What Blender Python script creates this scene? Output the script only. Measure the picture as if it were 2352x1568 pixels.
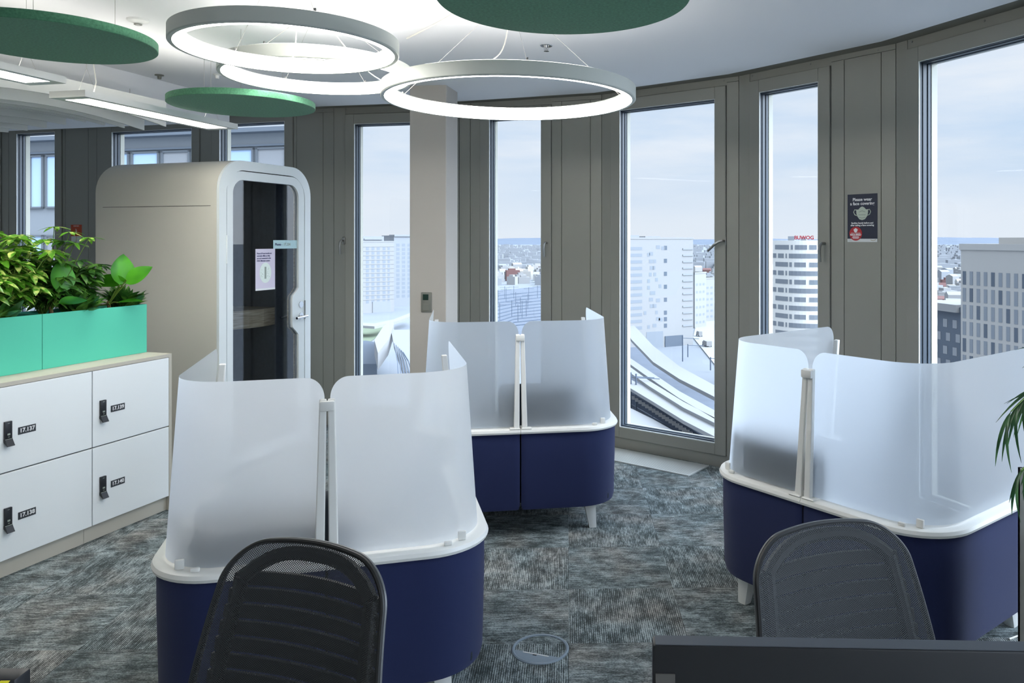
import bpy, bmesh, math, random
from mathutils import Vector, Matrix
for o in list(bpy.data.objects): bpy.data.objects.remove(o)
S = bpy.context.scene
COL = S.collection
PI = math.pi
R = random.Random(7)

# ------------------------------------------------------------------ camera
F, PX, PY, CH = 1780.0, 1350.0, 550.0, 1.67      # focal (px), principal point, eye height
cam_d = bpy.data.cameras.new('camera'); cam = bpy.data.objects.new('camera', cam_d); COL.objects.link(cam)
cam.location = (0, 0, CH); cam.rotation_euler = (PI/2, 0, 0)
cam_d.sensor_width = 36; cam_d.lens = 36*F/2352
cam_d.shift_x = (1176-PX)/2352; cam_d.shift_y = (PY-784)/2352
cam_d.clip_start = .05; cam_d.clip_end = 30000
S.camera = cam
S.view_settings.view_transform = 'Standard'; S.view_settings.look = 'None'
S.view_settings.exposure = 0.0; S.view_settings.gamma = 1; S.view_settings.use_curve_mapping = False

# ------------------------------------------------------------------ world: overcast pale sky with soft clouds
W = bpy.data.worlds.new('sky'); S.world = W; W.use_nodes = True
nt = W.node_tree; nt.nodes.clear()
def N(t, k, **kw):
    n = t.nodes.new(k)
    for a, b in kw.items(): setattr(n, a, b)
    return n
tc = N(nt, 'ShaderNodeTexCoord'); mp = N(nt, 'ShaderNodeMapping'); mp.inputs['Scale'].default_value = (1.6, 1.6, 9)
nz = N(nt, 'ShaderNodeTexNoise'); nz.inputs['Scale'].default_value = 1.6; nz.inputs['Detail'].default_value = 6; nz.inputs['Roughness'].default_value = .55
cr = N(nt, 'ShaderNodeValToRGB'); cr.color_ramp.elements[0].position = .36; cr.color_ramp.elements[1].position = .68
cr.color_ramp.elements[0].color = (.60, .75, .93, 1); cr.color_ramp.elements[1].color = (.88, .92, .975, 1)
sp = N(nt, 'ShaderNodeSeparateXYZ'); mr = N(nt, 'ShaderNodeMapRange'); mr.inputs['From Min'].default_value = 0; mr.inputs['From Max'].default_value = .12
mx = N(nt, 'ShaderNodeMix', data_type='RGBA'); mx.inputs['A'].default_value = (.84, .895, .96, 1)
bg = N(nt, 'ShaderNodeBackground'); bg.inputs['Strength'].default_value = 1.0
wo = N(nt, 'ShaderNodeOutputWorld')
L = nt.links.new
zr_ = N(nt, 'ShaderNodeMapRange'); zr_.inputs['From Min'].default_value = .30; zr_.inputs['From Max'].default_value = .75; zr_.inputs['To Min'].default_value = 1.0; zr_.inputs['To Max'].default_value = 3.2
dt_ = N(nt, 'ShaderNodeVectorMath', operation='DOT_PRODUCT'); dt_.inputs[1].default_value = (.93, -.28, .22)      # thin cloud around the hidden sun
az_ = N(nt, 'ShaderNodeMapRange', interpolation_type='SMOOTHSTEP'); az_.inputs['From Min'].default_value = .38; az_.inputs['From Max'].default_value = 1.0; az_.inputs['To Min'].default_value = 1.0; az_.inputs['To Max'].default_value = 9.0
mu_ = N(nt, 'ShaderNodeMath', operation='MULTIPLY')
L(tc.outputs['Generated'], dt_.inputs[0]); L(dt_.outputs['Value'], az_.inputs['Value'])
L(sp.outputs[2], zr_.inputs['Value']); L(zr_.outputs[0], mu_.inputs[0]); L(az_.outputs[0], mu_.inputs[1]); L(mu_.outputs[0], bg.inputs['Strength'])
L(tc.outputs['Generated'], mp.inputs[0]); L(mp.outputs[0], nz.inputs['Vector']); L(nz.outputs['Fac'], cr.inputs[0])
L(tc.outputs['Generated'], sp.inputs[0]); L(sp.outputs[2], mr.inputs['Value']); L(mr.outputs[0], mx.inputs['Factor'])
L(cr.outputs[0], mx.inputs['B']); L(mx.outputs['Result'], bg.inputs[0]); L(bg.outputs[0], wo.inputs[0])
# ------------------------------------------------------------------ materials
def s2l(c):
    c = c/255; return c/12.92 if c <= .04045 else ((c+.055)/1.055)**2.4
def rgb(r, g, b): return (s2l(r), s2l(g), s2l(b), 1)
MC = {}
def mat(name, col, rough=.5, metal=0, spec=.5, bump=0, bscale=200, var=0, vscale=5, emit=None, estr=0, sheen=0, coat=0):
    if name in MC: return MC[name]
    m = bpy.data.materials.new(name); m.use_nodes = True; t = m.node_tree; p = t.nodes['Principled BSDF']
    p.inputs['Base Color'].default_value = col; p.inputs['Roughness'].default_value = rough
    p.inputs['Metallic'].default_value = metal; p.inputs['Specular IOR Level'].default_value = spec
    if sheen: p.inputs['Sheen Weight'].default_value = sheen
    if coat: p.inputs['Coat Weight'].default_value = coat
    if emit: p.inputs['Emission Color'].default_value = emit; p.inputs['Emission Strength'].default_value = estr
    if bump or var:
        c = N(t, 'ShaderNodeTexCoord')
    if bump:
        n = N(t, 'ShaderNodeTexNoise'); n.inputs['Scale'].default_value = bscale; n.inputs['Detail'].default_value = 3
        b = N(t, 'ShaderNodeBump'); b.inputs['Strength'].default_value = bump; b.inputs['Distance'].default_value = .002
        t.links.new(c.outputs['Object'], n.inputs['Vector']); t.links.new(n.outputs['Fac'], b.inputs['Height']); t.links.new(b.outputs[0], p.inputs['Normal'])
    if var:
        n = N(t, 'ShaderNodeTexNoise'); n.inputs['Scale'].default_value = vscale; n.inputs['Detail'].default_value = 4
        q = N(t, 'ShaderNodeMix', data_type='RGBA')
        q.inputs['A'].default_value = tuple(x*(1-var) for x in col[:3])+(1,); q.inputs['B'].default_value = tuple(min(1, x*(1+var)) for x in col[:3])+(1,)
        t.links.new(c.outputs['Object'], n.inputs['Vector']); t.links.new(n.outputs['Fac'], q.inputs['Factor']); t.links.new(q.outputs['Result'], p.inputs['Base Color'])
    MC[name] = m; return m
clad = mat('taupe_metal_cladding', rgb(150, 149, 141), .42, .15, .5, bump=.03, bscale=900)
gap_m = mat('dark_joint', rgb(40, 38, 35), .8)
soff = mat('soffit_taupe', rgb(112, 110, 100), .5)
white_p = mat('ceiling_plaster', rgb(232, 232, 233), .9, spec=.2, bump=.05, bscale=400)
wall_w = mat('plaster_white', rgb(225, 225, 222), .85, spec=.2)
colm = mat('column_paint', rgb(190, 184, 176), .8, spec=.3, bump=.04, bscale=500)
gasket = mat('gasket_dark', rgb(60, 70, 80), .4)
edge_w = mat('sash_edge_white', rgb(225, 228, 226), .35)
jamb_c = mat('jamb_cream', rgb(172, 172, 160), .5)
steel = mat('brushed_steel', rgb(150, 150, 148), .3, 1)
chrome = mat('chrome', rgb(200, 200, 200), .12, 1)
plastic_w = mat('white_plastic', rgb(226, 226, 222), .4)
rim_m = mat('warm_white_plastic', rgb(228, 227, 222), .38)
navy = mat('navy_fabric', rgb(36, 44, 80), .85, spec=.15, bump=.5, bscale=900, var=.12, vscale=600, sheen=.12)
backr = mat('seat_charcoal', rgb(44, 50, 56), .8, spec=.2)
beige = mat('locker_beige', rgb(190, 185, 172), .6, spec=.3, bump=.03, bscale=600)
door_w = mat('locker_white', rgb(236, 240, 240), .5, spec=.35)
black_p = mat('black_plastic', rgb(30, 33, 38), .4)
dark_g = mat('dark_grey_label', rgb(52, 56, 60), .5)
txt_w = mat('text_white', rgb(245, 245, 245), .6)
txt_n = mat('text_navy', rgb(45, 45, 95), .6)
turq = mat('planter_turquoise', rgb(86, 196, 166), .5, spec=.3, bump=.03, bscale=700)
soil = mat('soil', rgb(50, 38, 28), .95, var=.3, vscale=60)
booth_w = mat('booth_front_white', rgb(222, 228, 228), .35)
booth_b = mat('booth_shell_beige', rgb(210, 207, 196), .26, spec=.5, bump=.02, bscale=800)
booth_d = mat('booth_felt_dark', rgb(88, 92, 98), .95, spec=.1, var=.2, vscale=40)
green = mat('green_felt', rgb(88, 142, 110), .95, spec=.1, bump=.6, bscale=300, var=.5, vscale=110, sheen=.2)
ring_g = mat('ring_housing', rgb(205, 208, 200), .45, bump=.02, bscale=700)
lum = mat('ring_diffuser', (1, 1, 1, 1), .5, emit=(1, .975, .935, 1), estr=21)
lum_l = mat('linear_diffuser', (1, 1, 1, 1), .5, emit=(1, .965, .91, 1), estr=30)
lumup = mat('uplight_diffuser', (1, 1, 1, 1), .5, emit=(1, .965, .91, 1), estr=8)
wire_m = mat('wire', rgb(170, 168, 162), .4, .6)
cable_w = mat('white_cable', rgb(225, 222, 212), .5)
fin_m = mat('baffle_felt', rgb(225, 226, 222), .9, spec=.15)
grey_p = mat('thermostat_grey', rgb(122, 122, 114), .5)
disp = mat('thermostat_display', rgb(28, 52, 44), .3)
fbox = mat('floor_box_grey', rgb(120, 134, 146), .4)
alu = mat('grille_aluminium', rgb(205, 208, 205), .4, .35)
chair_m = mat('chair_frame_black', rgb(19, 21, 23), .5)
chair_g = mat('chair_trim_grey', rgb(96, 98, 100), .35, .2)
mon_b = mat('monitor_black', rgb(24, 26, 30), .42, bump=.03, bscale=900)
mon_t = mat('monitor_top_grey', rgb(72, 78, 86), .5)
mon_tab = mat('logo_tab_grey', rgb(98, 96, 94), .4, .5)
desk_m = mat('desk_white', rgb(222, 222, 218), .5)
navyp = mat('poster_navy', rgb(34, 40, 62), .55)
redp = mat('sticker_red', rgb(190, 40, 48), .55)
orangep = mat('poster_orange', rgb(186, 66, 24), .6)
maskc = mat('mask_sage', rgb(196, 206, 190), .6)
paper = mat('paper_white', rgb(226, 228, 228), .6)
lilac = mat('paper_lilac', rgb(214, 206, 222), .6)
sagec = mat('paper_sage', rgb(226, 236, 228), .6)
skyst = mat('sticker_pale_blue', rgb(176, 206, 210), .5)
yellowp = mat('yellow_sticker', rgb(230, 220, 40), .5)
line_g = mat('print_grey', rgb(150, 160, 150), .6)
gold = mat('print_gold', rgb(150, 120, 60), .6)
pot_m = mat('pot_grey', rgb(150, 152, 150), .4, .2)
stem_m = mat('stem_green', rgb(92, 120, 40), .6)
trunk_m = mat('stem_brown', rgb(96, 76, 44), .8)

def glass_mat(name, fac, tint=(1, 1, 1, 1), rough=0):
    m = bpy.data.materials.new(name); m.use_nodes = True; t = m.node_tree; t.nodes.clear()
    tr = N(t, 'ShaderNodeBsdfTransparent'); tr.inputs[0].default_value = tint
    gl = N(t, 'ShaderNodeBsdfGlossy'); gl.inputs['Roughness'].default_value = rough
    lw = N(t, 'ShaderNodeLayerWeight'); lw.inputs['Blend'].default_value = .5
    pw = N(t, 'ShaderNodeMath', operation='POWER'); pw.inputs[1].default_value = 4
    fr = N(t, 'ShaderNodeMath', operation='MULTIPLY_ADD'); fr.inputs[1].default_value = .45; fr.inputs[2].default_value = fac
    t.links.new(lw.outputs['Facing'], pw.inputs[0]); t.links.new(pw.outputs[0], fr.inputs[0])
    mi = N(t, 'ShaderNodeMixShader'); o = N(t, 'ShaderNodeOutputMaterial')
    t.links.new(fr.outputs[0], mi.inputs[0]); t.links.new(tr.outputs[0], mi.inputs[1]); t.links.new(gl.outputs[0], mi.inputs[2]); t.links.new(mi.outputs[0], o.inputs[0])
    return m
wglass = glass_mat('window_glass', .015, (.97, .985, 1, 1))
bglass = glass_mat('booth_glass', .05, (.80, .83, .86, 1))
pglass = mat('building_glass', rgb(120, 150, 185), .15, .1, .8)

def frosted():
    m = bpy.data.materials.new('frosted_acrylic'); m.use_nodes = True; t = m.node_tree; t.nodes.clear()
    df = N(t, 'ShaderNodeBsdfDiffuse'); df.inputs[0].default_value = (.74, .80, .86, 1)
    tl = N(t, 'ShaderNodeBsdfTranslucent'); tl.inputs[0].default_value = (.82, .87, .93, 1)
    gl = N(t, 'ShaderNodeBsdfGlossy'); gl.inputs['Roughness'].default_value = .38
    tp = N(t, 'ShaderNodeBsdfTransparent'); tp.inputs[0].default_value = (.95, .97, 1, 1)
    m1 = N(t, 'ShaderNodeMixShader'); m1.inputs[0].default_value = .84
    m2 = N(t, 'ShaderNodeMixShader'); m2.inputs[0].default_value = .05
    m3 = N(t, 'ShaderNodeMixShader'); m3.inputs[0].default_value = .09
    o = N(t, 'ShaderNodeOutputMaterial')
    k = t.links.new
    k(df.outputs[0], m1.inputs[1]); k(tl.outputs[0], m1.inputs[2]); k(m1.outputs[0], m2.inputs[1]); k(gl.outputs[0], m2.inputs[2])
    k(m2.outputs[0], m3.inputs[1]); k(tp.outputs[0], m3.inputs[2]); k(m3.outputs[0], o.inputs[0])
    return m
frost = frosted()

def carpet():
    m = bpy.data.materials.new('carpet_tiles'); m.use_nodes = True; t = m.node_tree; p = t.nodes['Principled BSDF']; k = t.links.new
    p.inputs['Roughness'].default_value = .95; p.inputs['Specular IOR Level'].default_value = .1
    g = N(t, 'ShaderNodeTexCoord'); mp = N(t, 'ShaderNodeMapping', vector_type='TEXTURE')
    mp.inputs['Location'].default_value = (-.0916, 3.706, 0); mp.inputs['Rotation'].default_value = (0, 0, math.radians(1.48))
    mp.inputs['Scale'].default_value = (.5, .5, .5)
    k(g.outputs['Object'], mp.inputs[0])
    sx = N(t, 'ShaderNodeSeparateXYZ'); k(mp.outputs[0], sx.inputs[0])
    def M(op, a, b=None, c=None):
        n = N(t, 'ShaderNodeMath', operation=op)
        for i, v in enumerate((a, b, c)):
            if v is None: continue
            if isinstance(v, (int, float)): n.inputs[i].default_value = v
            else: k(v, n.inputs[i])
        return n.outputs[0]
    X, Y = sx.outputs[0], sx.outputs[1]
    fi = M('FLOOR', X); fj = M('FLOOR', Y)
    par = M('FLOORED_MODULO', M('ADD', fi, fj), 2.0)         # 0/1 checker
    # right-of-corner tile nearer the viewer (i=0, j=-1 -> parity 1) runs lengthwise
    a = M('ADD', M('MULTIPLY', X, par), M('MULTIPLY', Y, M('SUBTRACT', 1.0, par)))   # across the stripes
    b = M('ADD', M('MULTIPLY', Y, par), M('MULTIPLY', X, M('SUBTRACT', 1.0, par)))   # along the stripes
    seed = M('ADD', M('MULTIPLY', fi, 3.7), M('MULTIPLY', fj, 9.1))
    def noise(sa, sb, det, off=0):
        cx = N(t, 'ShaderNodeCombineXYZ'); k(M('MULTIPLY', a, sa), cx.inputs[0]); k(M('MULTIPLY', b, sb), cx.inputs[1]); k(M('ADD', seed, off), cx.inputs[2])
        n = N(t, 'ShaderNodeTexNoise'); n.inputs['Scale'].default_value = 1; n.inputs['Detail'].default_value = det; n.inputs['Roughness'].default_value = .74
        k(cx.outputs[0], n.inputs['Vector']); return n.outputs['Fac']
    blot = noise(6.5, 4, 8); streak = noise(80, 6, 2, 4); fine = noise(150, 60, 1, 8); hue = noise(1.3, 1.3, 2, 15)
    v = M('ADD', M('ADD', M('MULTIPLY', blot, 1.7), M('MULTIPLY', streak, .95)), M('MULTIPLY', fine, .8))
    wv = M('SINE', M('MULTIPLY', a, 2*PI*56)); v = M('ADD', v, M('MULTIPLY', wv, .17))
    mrg = N(t, 'ShaderNodeMapRange'); k(v, mrg.inputs['Value']); mrg.inputs['From Min'].default_value = 1.46; mrg.inputs['From Max'].default_value = 2.08
    r1 = N(t, 'ShaderNodeValToRGB'); k(mrg.outputs[0], r1.inputs[0])
    r1.color_ramp.elements[0].color = rgb(56, 62, 62); r1.color_ramp.elements[1].color = rgb(162, 172, 173)
    e = r1.color_ramp.elements.new(.45); e.color = rgb(92, 102, 104)
    r2 = N(t, 'ShaderNodeValToRGB'); k(mrg.outputs[0], r2.inputs[0])
    r2.color_ramp.elements[0].color = rgb(62, 62, 60); r2.color_ramp.elements[1].color = rgb(168, 166, 160)
    e = r2.color_ramp.elements.new(.45); e.color = rgb(108, 110, 108)
    hm = N(t, 'ShaderNodeMapRange'); k(hue, hm.inputs['Value']); hm.inputs['From Min'].default_value = .46; hm.inputs['From Max'].default_value = .72
    mx = N(t, 'ShaderNodeMix', data_type='RGBA'); k(hm.outputs[0], mx.inputs['Factor']); k(r1.outputs[0], mx.inputs['A']); k(r2.outputs[0], mx.inputs['B'])
    k(mx.outputs['Result'], p.inputs['Base Color'])
    bp = N(t, 'ShaderNodeBump'); bp.inputs['Strength'].default_value = .5; bp.inputs['Distance'].default_value = .003
    k(v, bp.inputs['Height']); k(bp.outputs[0], p.inputs['Normal'])
    return m

def mesh_fabric():
    m = bpy.data.materials.new('chair_mesh'); m.use_nodes = True; t = m.node_tree; k = t.links.new
    p = t.nodes['Principled BSDF']; p.inputs['Base Color'].default_value = rgb(60, 63, 65); p.inputs['Roughness'].default_value = .65; p.inputs['Specular IOR Level'].default_value = .25
    g = N(t, 'ShaderNodeUVMap'); g.uv_map = 'UVMap'; sx = N(t, 'ShaderNodeSeparateXYZ'); k(g.outputs[0], sx.inputs[0])
    def M(op, a, b=None):
        n = N(t, 'ShaderNodeMath', operation=op)
        for i, v in enumerate((a, b)):
            if v is None: continue
            if isinstance(v, (int, float)): n.inputs[i].default_value = v
            else: k(v, n.inputs[i])
        return n.outputs[0]
    u = M('MULTIPLY', sx.outputs[0], PI/.0062); w = M('MULTIPLY', sx.outputs[1], PI/.0044)
    q = M('MULTIPLY', M('SINE', M('ADD', u, w)), M('SINE', M('SUBTRACT', u, w)))
    hole = M('GREATER_THAN', M('ABSOLUTE', q), .52)
    tr = N(t, 'ShaderNodeBsdfTransparent'); mi = N(t, 'ShaderNodeMixShader')
    k(hole, mi.inputs[0]); k(p.outputs[0], mi.inputs[1]); k(tr.outputs[0], mi.inputs[2]); k(mi.outputs[0], t.nodes['Material Output'].inputs[0])
    return m
chair_mesh_m = mesh_fabric()

def wood():
    m = bpy.data.materials.new('oak_ply'); m.use_nodes = True; t = m.node_tree; k = t.links.new; p = t.nodes['Principled BSDF']
    g = N(t, 'ShaderNodeTexCoord'); mp = N(t, 'ShaderNodeMapping'); mp.inputs['Scale'].default_value = (4, 4, 90)
    n = N(t, 'ShaderNodeTexNoise'); n.inputs['Scale'].default_value = 2; n.inputs['Detail'].default_value = 4
    r = N(t, 'ShaderNodeValToRGB'); r.color_ramp.elements[0].color = rgb(150, 128, 98); r.color_ramp.elements[1].color = rgb(226, 208, 178)
    r.color_ramp.elements[0].position = .3; r.color_ramp.elements[1].position = .7
    k(g.outputs['Object'], mp.inputs[0]); k(mp.outputs[0], n.inputs['Vector']); k(n.outputs['Fac'], r.inputs[0]); k(r.outputs[0], p.inputs['Base Color'])
    return m
wood_m = wood()

def leaf_mat(name, c1, c2, scale=6, lo=.45, hi=.55):
    m = bpy.data.materials.new(name); m.use_nodes = True; t = m.node_tree; k = t.links.new; p = t.nodes['Principled BSDF']
    g = N(t, 'ShaderNodeTexCoord'); n = N(t, 'ShaderNodeTexNoise'); n.inputs['Scale'].default_value = scale; n.inputs['Detail'].default_value = 2
    r = N(t, 'ShaderNodeValToRGB'); r.color_ramp.elements[0].color = c1; r.color_ramp.elements[1].color = c2
    r.color_ramp.elements[0].position = lo; r.color_ramp.elements[1].position = hi
    k(g.outputs['Object'], n.inputs['Vector']); k(n.outputs['Fac'], r.inputs[0]); k(r.outputs[0], p.inputs['Base Color'])
    p.inputs['Roughness'].default_value = .32; p.inputs['Subsurface Weight'].default_value = 0
    tl = N(t, 'ShaderNodeBsdfTranslucent'); k(r.outputs[0], tl.inputs[0]); mi = N(t, 'ShaderNodeMixShader'); mi.inputs[0].default_value = .25
    k(p.outputs[0], mi.inputs[1]); k(tl.outputs[0], mi.inputs[2]); k(mi.outputs[0], t.nodes['Material Output'].inputs[0])
    return m
lf_var = leaf_mat('leaf_variegated', rgb(84, 144, 36), rgb(206, 216, 122), 30, .50, .68)
lf_dark = leaf_mat('leaf_dark', rgb(44, 88, 32), rgb(86, 132, 50), 14)
lf_broad = leaf_mat('leaf_broad', rgb(48, 118, 20), rgb(78, 160, 32), 4)
lf_palm = leaf_mat('leaf_palm', rgb(44, 84, 48), rgb(78, 124, 74), 8)

# ------------------------------------------------------------------ mesh helpers
class MB:
    def __init__(s): s.v = []; s.f = []; s.uv = None
    def add(s, vs, fs, M=None):
        n = len(s.v)
        s.v += [tuple(M @ Vector(v)) if M else tuple(v) for v in vs]
        s.f += [tuple(i+n for i in f) for f in fs]; return s
    def box(s, x0, x1, y0, y1, z0, z1, M=None):
        return s.add([(x0,y0,z0),(x1,y0,z0),(x1,y1,z0),(x0,y1,z0),(x0,y0,z1),(x1,y0,z1),(x1,y1,z1),(x0,y1,z1)],
                     [(0,3,2,1),(4,5,6,7),(0,1,5,4),(1,2,6,5),(2,3,7,6),(3,0,4,7)], M)
    def rbox(s, x0, x1, y0, y1, z0, z1, b=.005, seg=2, M=None):
        bm = bmesh.new(); bmesh.ops.create_cube(bm, size=1)
        bmesh.ops.scale(bm, vec=(x1-x0, y1-y0, z1-z0), verts=bm.verts); bmesh.ops.translate(bm, vec=((x0+x1)/2, (y0+y1)/2, (z0+z1)/2), verts=bm.verts)
        b = min(b, .49*min(abs(x1-x0), abs(y1-y0), abs(z1-z0)))
        bmesh.ops.bevel(bm, geom=bm.edges[:], offset=b, segments=seg, affect='EDGES', profile=.5)
        bm.verts.index_update(); s.add([v.co.copy() for v in bm.verts], [[v.index for v in f.verts] for f in bm.faces], M); bm.free(); return s
    def tube(s, pts, r, n=8, cap=True, M=None):
        pts = [Vector(p) for p in pts]; vs = []; fs = []
        rr = r if isinstance(r, (list, tuple)) else [r]*len(pts)
        up = Vector((0, 0, 1)); prev = None
        for i, p in enumerate(pts):
            d = (pts[min(i+1, len(pts)-1)]-pts[max(i-1, 0)]).normalized()
            a = prev if prev else (up if abs(d.z) < .9 else Vector((1, 0, 0)))
            x = (a-d*a.dot(d)).normalized(); prev = x; y = d.cross(x)
            for j in range(n):
                t = 2*PI*j/n; vs.append(p+(x*math.cos(t)+y*math.sin(t))*rr[i])
        for i in range(len(pts)-1):
            for j in range(n):
                q = (j+1) % n; fs.append((i*n+j, i*n+q, (i+1)*n+q, (i+1)*n+j))
        if cap: fs.append(tuple(range(n))[::-1]); fs.append(tuple((len(pts)-1)*n+j for j in range(n)))
        return s.add(vs, fs, M)
    def lathe(s, prof, n=48, closed=False, M=None):
        vs = []; fs = []; m = len(prof)
        for i in range(n):
            t = 2*PI*i/n
            vs += [(p[0]*math.cos(t), p[0]*math.sin(t), p[1]) for p in prof]
        for i in range(n):
            q = (i+1) % n
            for j in range(m if closed else m-1):
                k = (j+1) % m; fs.append((i*m+j, q*m+j, q*m+k, i*m+k))
        return s.add(vs, fs, M)
    def prism(s, poly, h0, h1, axis='z', M=None):
        n = len(poly)
        f = {'z': lambda p, h: (p[0], p[1], h), 'y': lambda p, h: (p[0], h, p[1]), 'x': lambda p, h: (h, p[0], p[1])}[axis]
        vs = [f(p, h0) for p in poly]+[f(p, h1) for p in poly]
        fs = [tuple(range(n))[::-1], tuple(range(n, 2*n))]+[(i, (i+1) % n, n+(i+1) % n, n+i) for i in range(n)]
        return s.add(vs, fs, M)
    def obj(s, name, m, parent=None, smooth=False, uv=None):
        me = bpy.data.meshes.new(name); me.from_pydata(s.v, [], s.f)
        if isinstance(m, (list, tuple)):
            for q in m: me.materials.append(q)
        else: me.materials.append(m)
        bm = bmesh.new(); bm.from_mesh(me); bmesh.ops.recalc_face_normals(bm, faces=bm.faces); bm.to_mesh(me); bm.free()
        if smooth:
            for p in me.polygons: p.use_smooth = True
            try: me.set_sharp_from_angle(angle=math.radians(38))
            except Exception: pass
        o = bpy.data.objects.new(name, me); COL.objects.link(o)
        if parent: o.parent = parent
        return o
def empty(name, loc=(0,0,0), rz=0):
    o = bpy.data.objects.new(name, None); COL.objects.link(o); o.location = loc; o.rotation_euler = (0, 0, rz); o.empty_display_size = .1; return o
def tag(o, label, cat, group=None):
    o['label'] = label; o['category'] = cat
    if group: o['group'] = group
    return o
def struct(o): o['kind'] = 'structure'; return o
def copy_tree(o, parent=None):
    c = o.copy(); COL.objects.link(c); c.parent = parent
    for ch in list(o.children): copy_tree(ch, c)
    return c
def tmesh(body, size, m, name, parent, x=0, z=0, y=0, ext=.0006, align='CENTER', bold=0, rot=0, sx=1):
    cu = bpy.data.curves.new('t', 'FONT'); cu.body = body; cu.size = size; cu.extrude = ext; cu.align_x = align; cu.align_y = 'CENTER'; cu.offset = bold; cu.resolution_u = 3
    o = bpy.data.objects.new('t', cu); COL.objects.link(o); dg = bpy.context.evaluated_depsgraph_get(); dg.update()
    me = bpy.data.meshes.new_from_object(o.evaluated_get(dg)); bpy.data.objects.remove(o); bpy.data.curves.remove(cu)
    me.transform(Matrix.Translation((x, y, z)) @ Matrix.Rotation(rot, 4, 'Y') @ Matrix.Rotation(PI/2, 4, 'X') @ Matrix.Diagonal((sx, 1, 1, 1)))
    me.materials.clear(); me.materials.append(m); me.name = name
    q = bpy.data.objects.new(name, me); COL.objects.link(q)
    if parent: q.parent = parent
    return q
# pixel helpers: measured positions of the photograph turned into places in the room
def at(x, y, Y): return Vector(((x-PX)/F*Y, Y, CH-(y-PY)/F*Y))
def gnd(x, y, z=0):
    Y = F*(CH-z)/(y-PY); return Vector(((x-PX)/F*Y, Y, z))
def on(O, u, x, y=None):          # along a vertical plane through O with unit direction u
    s = (x-PX)/F; a = (s*O[1]-O[0])/(u[0]-s*u[1]); Y = O[1]+a*u[1]
    return a if y is None else (a, CH-(y-PY)/F*Y)

# ------------------------------------------------------------------ facade polygon (left joint -> right joint), seen from inside
HC = 2.85
V = [(-8.35, 8.81), (-7.2, 8.46), (-6.06, 8.11), (-4.917, 7.76), (-3.693, 7.386), (-2.278, 6.954), (-1.016, 6.70), (.114, 6.318), (1.092, 5.60), (1.856, 4.667),
     (2.364, 3.580), (2.573, 2.398), (2.54, 1.2), (2.40, 0.0), (2.17, -1.2), (1.85, -2.36), (1.45, -3.5)]
kinds = ['n', 'w', 'n', 'w', 'n', 'w', 'n', 'w', 'n', 'w', 'n', 'w', 'n', 'w', 'n', 'w']
pxg = {2: (20, 128, 150, 203), 3: (258, 442), 4: (505, 655, 681, 742), 5: (814, None), 6: (1124, 1244, 1290, 1356), 7: (1424, 1643), 8: (1745, 1881, 1939, 2024), 9: (2112, None)}
tops = {2: 2.77, 3: 2.735, 4: 2.755, 5: 2.70}
wallb = MB(); gapb = MB()
soft = MB()
def frame_of(i):
    A = Vector(V[i]); B = Vector(V[i+1]); u = (B-A); Ln = u.length; u.normalize(); return A, u, Ln
def handle(par, x, z, turn=0):
    h = MB(); h.rbox(x-.014, x+.014, -.011, 0, z-.033, z+.033, .012, 3)
    if turn: pts = [(x, -.01, z), (x, -.05, z), (x-.02, -.056, z-.006), (x-.06, -.06, z-.03), (x-.11, -.058, z-.075)]
    else: pts = [(x, -.01, z), (x, -.05, z), (x-.006, -.056, z-.01), (x-.01, -.06, z-.05), (x-.006, -.055, z-.12)]
    h.tube(pts, [.009, .009, .010, .010, .008], 8)
    return h.obj('window_handle', steel, par, True)
wn = 0
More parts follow.
